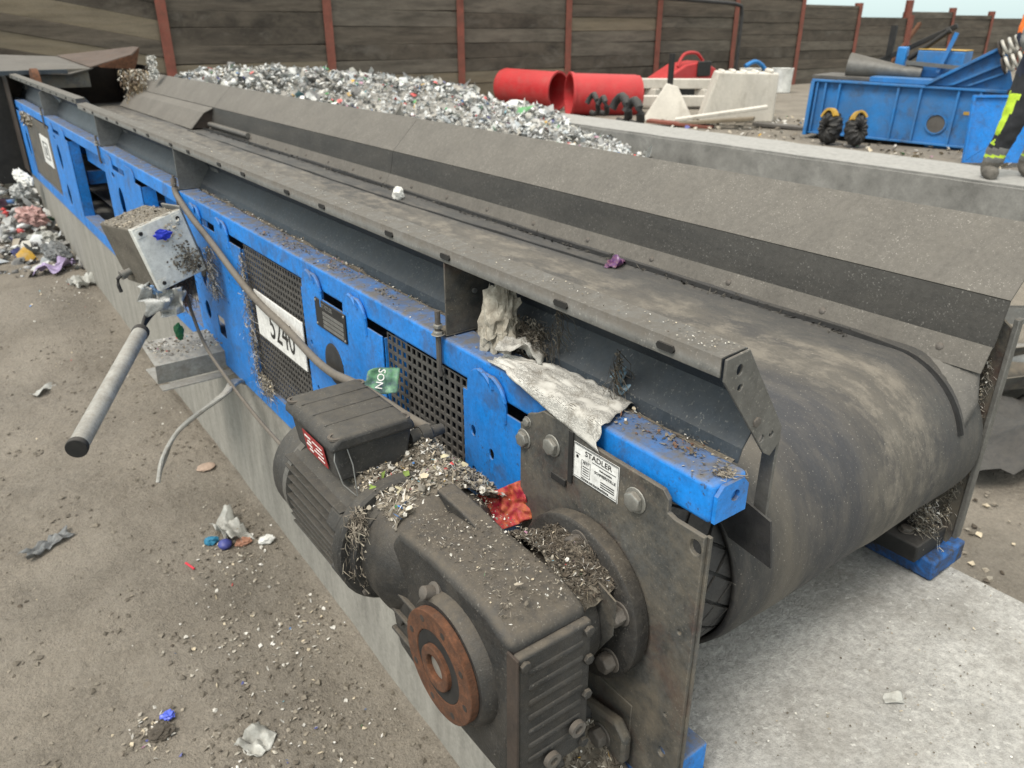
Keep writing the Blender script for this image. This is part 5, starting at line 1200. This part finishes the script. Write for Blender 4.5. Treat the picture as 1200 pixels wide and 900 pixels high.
mat('lilac', (.30, .24, .38), .45, var=.2); mat('cap_blue', (.05, .06, .22), .4); mat('teal', (.03, .18, .30), .4); mat('pinkbag', (.42, .25, .23), .5, var=.3, scale=10, dall=.3)
for nm in ('film_pale', 'plastic_clear', 'film_grey'): MATS[nm].node_tree.nodes['Principled BSDF'].inputs['Alpha'].default_value = .78
gl('grey_glove', .01, 2.86, .055, .19, 'film_grey', 'twisted dark grey rag lying alone on the bare ground', 'rag', -62, .03, 20)
gl('plastic_bag', .575, 2.55, .09, .2, 'film_pale', 'dirty translucent plastic bag on the ground near the plinth', 'bag', 10, .05, 14)
crumple('bottle_cap', (.53, 2.48, ground_z(.53, 2.48) + .015), (.05, .05, .035), 'cap_blue', 'navy blue cap lying beside the translucent bag', 'cap', amp=.08)
crumple('teal_scrap', (.495, 2.53, ground_z(.495, 2.53) + .015), (.05, .035, .03), 'teal', 'teal foil scrap lying beside the translucent bag', 'scrap', amp=.4)
crumple('orange_peel', (.59, 2.46, ground_z(.59, 2.46) + .012), (.055, .04, .025), mat('peel', (.40, .2, .13), .6), 'orange peel like scrap lying close to the blue cap', 'scrap', amp=.4)
MB().tube([(.385, 2.46, ground_z(.385, 2.46) + .008), (.40, 2.415, ground_z(.4, 2.415) + .008)], .004, 8).build('red_straw', mat('strawred', (.5, .03, .05), .4), smooth=True); tag(COL.objects['red_straw'], 'short piece of red plastic straw on bare ground', 'straw')
crumple('foil_scrap', (.158, 1.83, ground_z(.158, 1.83) + .012), (.035, .03, .02), mat('foil', (.08, .12, .55), .3), 'tiny bright blue foil scrap on the ground', 'scrap', amp=.5)
crumple('soil_clod', (.125, 1.785, ground_z(.125, 1.785) + .01), (.065, .055, .03), 'debris', 'dark fibrous clod lying beside the blue foil scrap', 'clod', amp=.4)
gl('film_scrap', .33, 1.60, .10, .08, 'film_pale', 'crumpled clear film half trodden into the ground', 'film', 30, .03, 20)
crumple('white_pebble', (.66, 2.41, ground_z(.66, 2.41) + .012), (.06, .045, .025), 'white', 'white flat chip on the ground beside the plinth', 'chip', amp=.25)
crumple('pink_stone', (.635, 3.05, ground_z(.635, 3.05) + .006), (.075, .065, .016), mat('pinkst', (.36, .27, .21), .9), 'round pinkish flat stone beyond the loose cables', 'stone', amp=.15)
gl('lilac_bag', .575, 6.3, .16, .34, 'lilac', 'flattened lilac and white bag on the ground by the plinth', 'bag', -35, .05, 9)
gl('plastic_bag', .66, 5.85, .15, .20, 'film_pale', 'greenish clear bag slumped against foot of the plinth', 'bag', 20, .06, 12)
gl('plastic_bag', .20, 4.25, .05, .16, 'film_pale', 'narrow strip of clear film on bare ground', 'film', -40, .02, 12)
gl('film_scrap', .25, 6.9, .35, .16, 'film_pale', 'flat whitish scrap of film on the ground beside waste', 'film', 10, .03, 8)
# waste spilling beside the tail of the conveyor
fk = Flk()
for k in range(3200):
    y = random.uniform(6.2, 10.5); x = random.uniform(-.9, .74); top = max(0, (y - 6.6) / 3.2) * .75 * max(0, 1 - abs(x - .3) / 1.3)
    if top < .03 and random.random() < .7: continue
    z = hz(x, y) + top * random.uniform(.3, 1); c = rc(PAL_WASTE) if random.random() < .85 else lit_mix(.35)
    if random.random() < .6: fk.flake((x, y, z), random.uniform(.03, .16), c, .1, random.choice((1, 1, 2)))
    else: fk.lump((x, y, z), random.uniform(.02, .11), c)
tag(fk.build('waste_spill', m='flake_heap', smooth=True, angle=150), 'loose plastic waste piled on the ground by the conveyor tail', 'waste', kind='stuff')
for i, (x, y, z, s_, m_, lab) in enumerate(((.55, 8.4, .55, (.3, .35, .3), 'white', 'white plastic bag high on the waste beside conveyor tail'), (.62, 7.7, .62, (.14, .3, .12), 'white', 'white bottle stuck against the grey cover panel'), (.58, 7.3, .36, (.2, .3, .24), 'pinkbag', 'pink and white carton lying in the waste by the plinth'), (.60, 7.0, .24, (.22, .3, .18), 'film_pale', 'pale slumped bag at the plinth below the cover panel'), (.40, 7.4, .22, (.3, .35, .2), 'plastic_clear', 'greyish clear bag in waste spill away from plinth'), (.62, 6.55, .23, (.24, .3, .15), 'film_grey', 'dark grey film bundle at the edge of the waste spill'), (.60, 8.0, .45, (.24, .24, .2), 'plastic_clear', 'clear bag tucked behind the pink carton'))):
    crumple('waste_bag', (x, y, z), tuple(q * .72 for q in s_), m_, lab, 'bag', amp=.42, sub=4, freq=3.2, rot=(random.uniform(0, 40), 0, random.uniform(0, 180)))
# far side: folded rubber sheet and steel
rag('rubber_sheet', (3.75, 1.12, .06), 1.1, .75, 'rubber', 'crumpled black rubber sheet on soil beyond the conveyor end', 'sheet', rz=-25, amp=.10, freq=2.4)
for i, (x, y, z, L, rz, rx, m_, lab) in enumerate(((3.95, 1.45, .16, 1.3, -22, 20, 'plate', 'dark steel channel lying on the rubber sheet beyond the conveyor'), (4.5, 1.8, .24, 1.6, -38, -15, 'galv', 'dusty galvanised channel lying behind the dark steel channel'))):
    o = MB().sheet([(-.10, .09), (-.10, 0), (.10, 0), (.10, .09)], -L / 2, L / 2, .006, 'x', Matrix.Identity(4)).build('steel_channel', m_, None, .003); o.location = (x, y, z); o.rotation_euler = (R(rx), 0, R(rz)); tag(o, lab, 'channel')
tag(MB().lathe([(0, .09), (.9, .09), (.9, .07), (0, .07)], 20, T((3.7, 1.9, .22), 0, 4, -35)).build('steel_roller', 'galv_clean', smooth=True), 'short steel roller lying behind the rubber sheet', 'roller')
rag('paper_scrap', (1.21, .432, .614), .035, .022, 'film_pale', 'small pale scrap lying on plinth in front of the drum', 'scrap', amp=.006, rz=-40, freq=30)
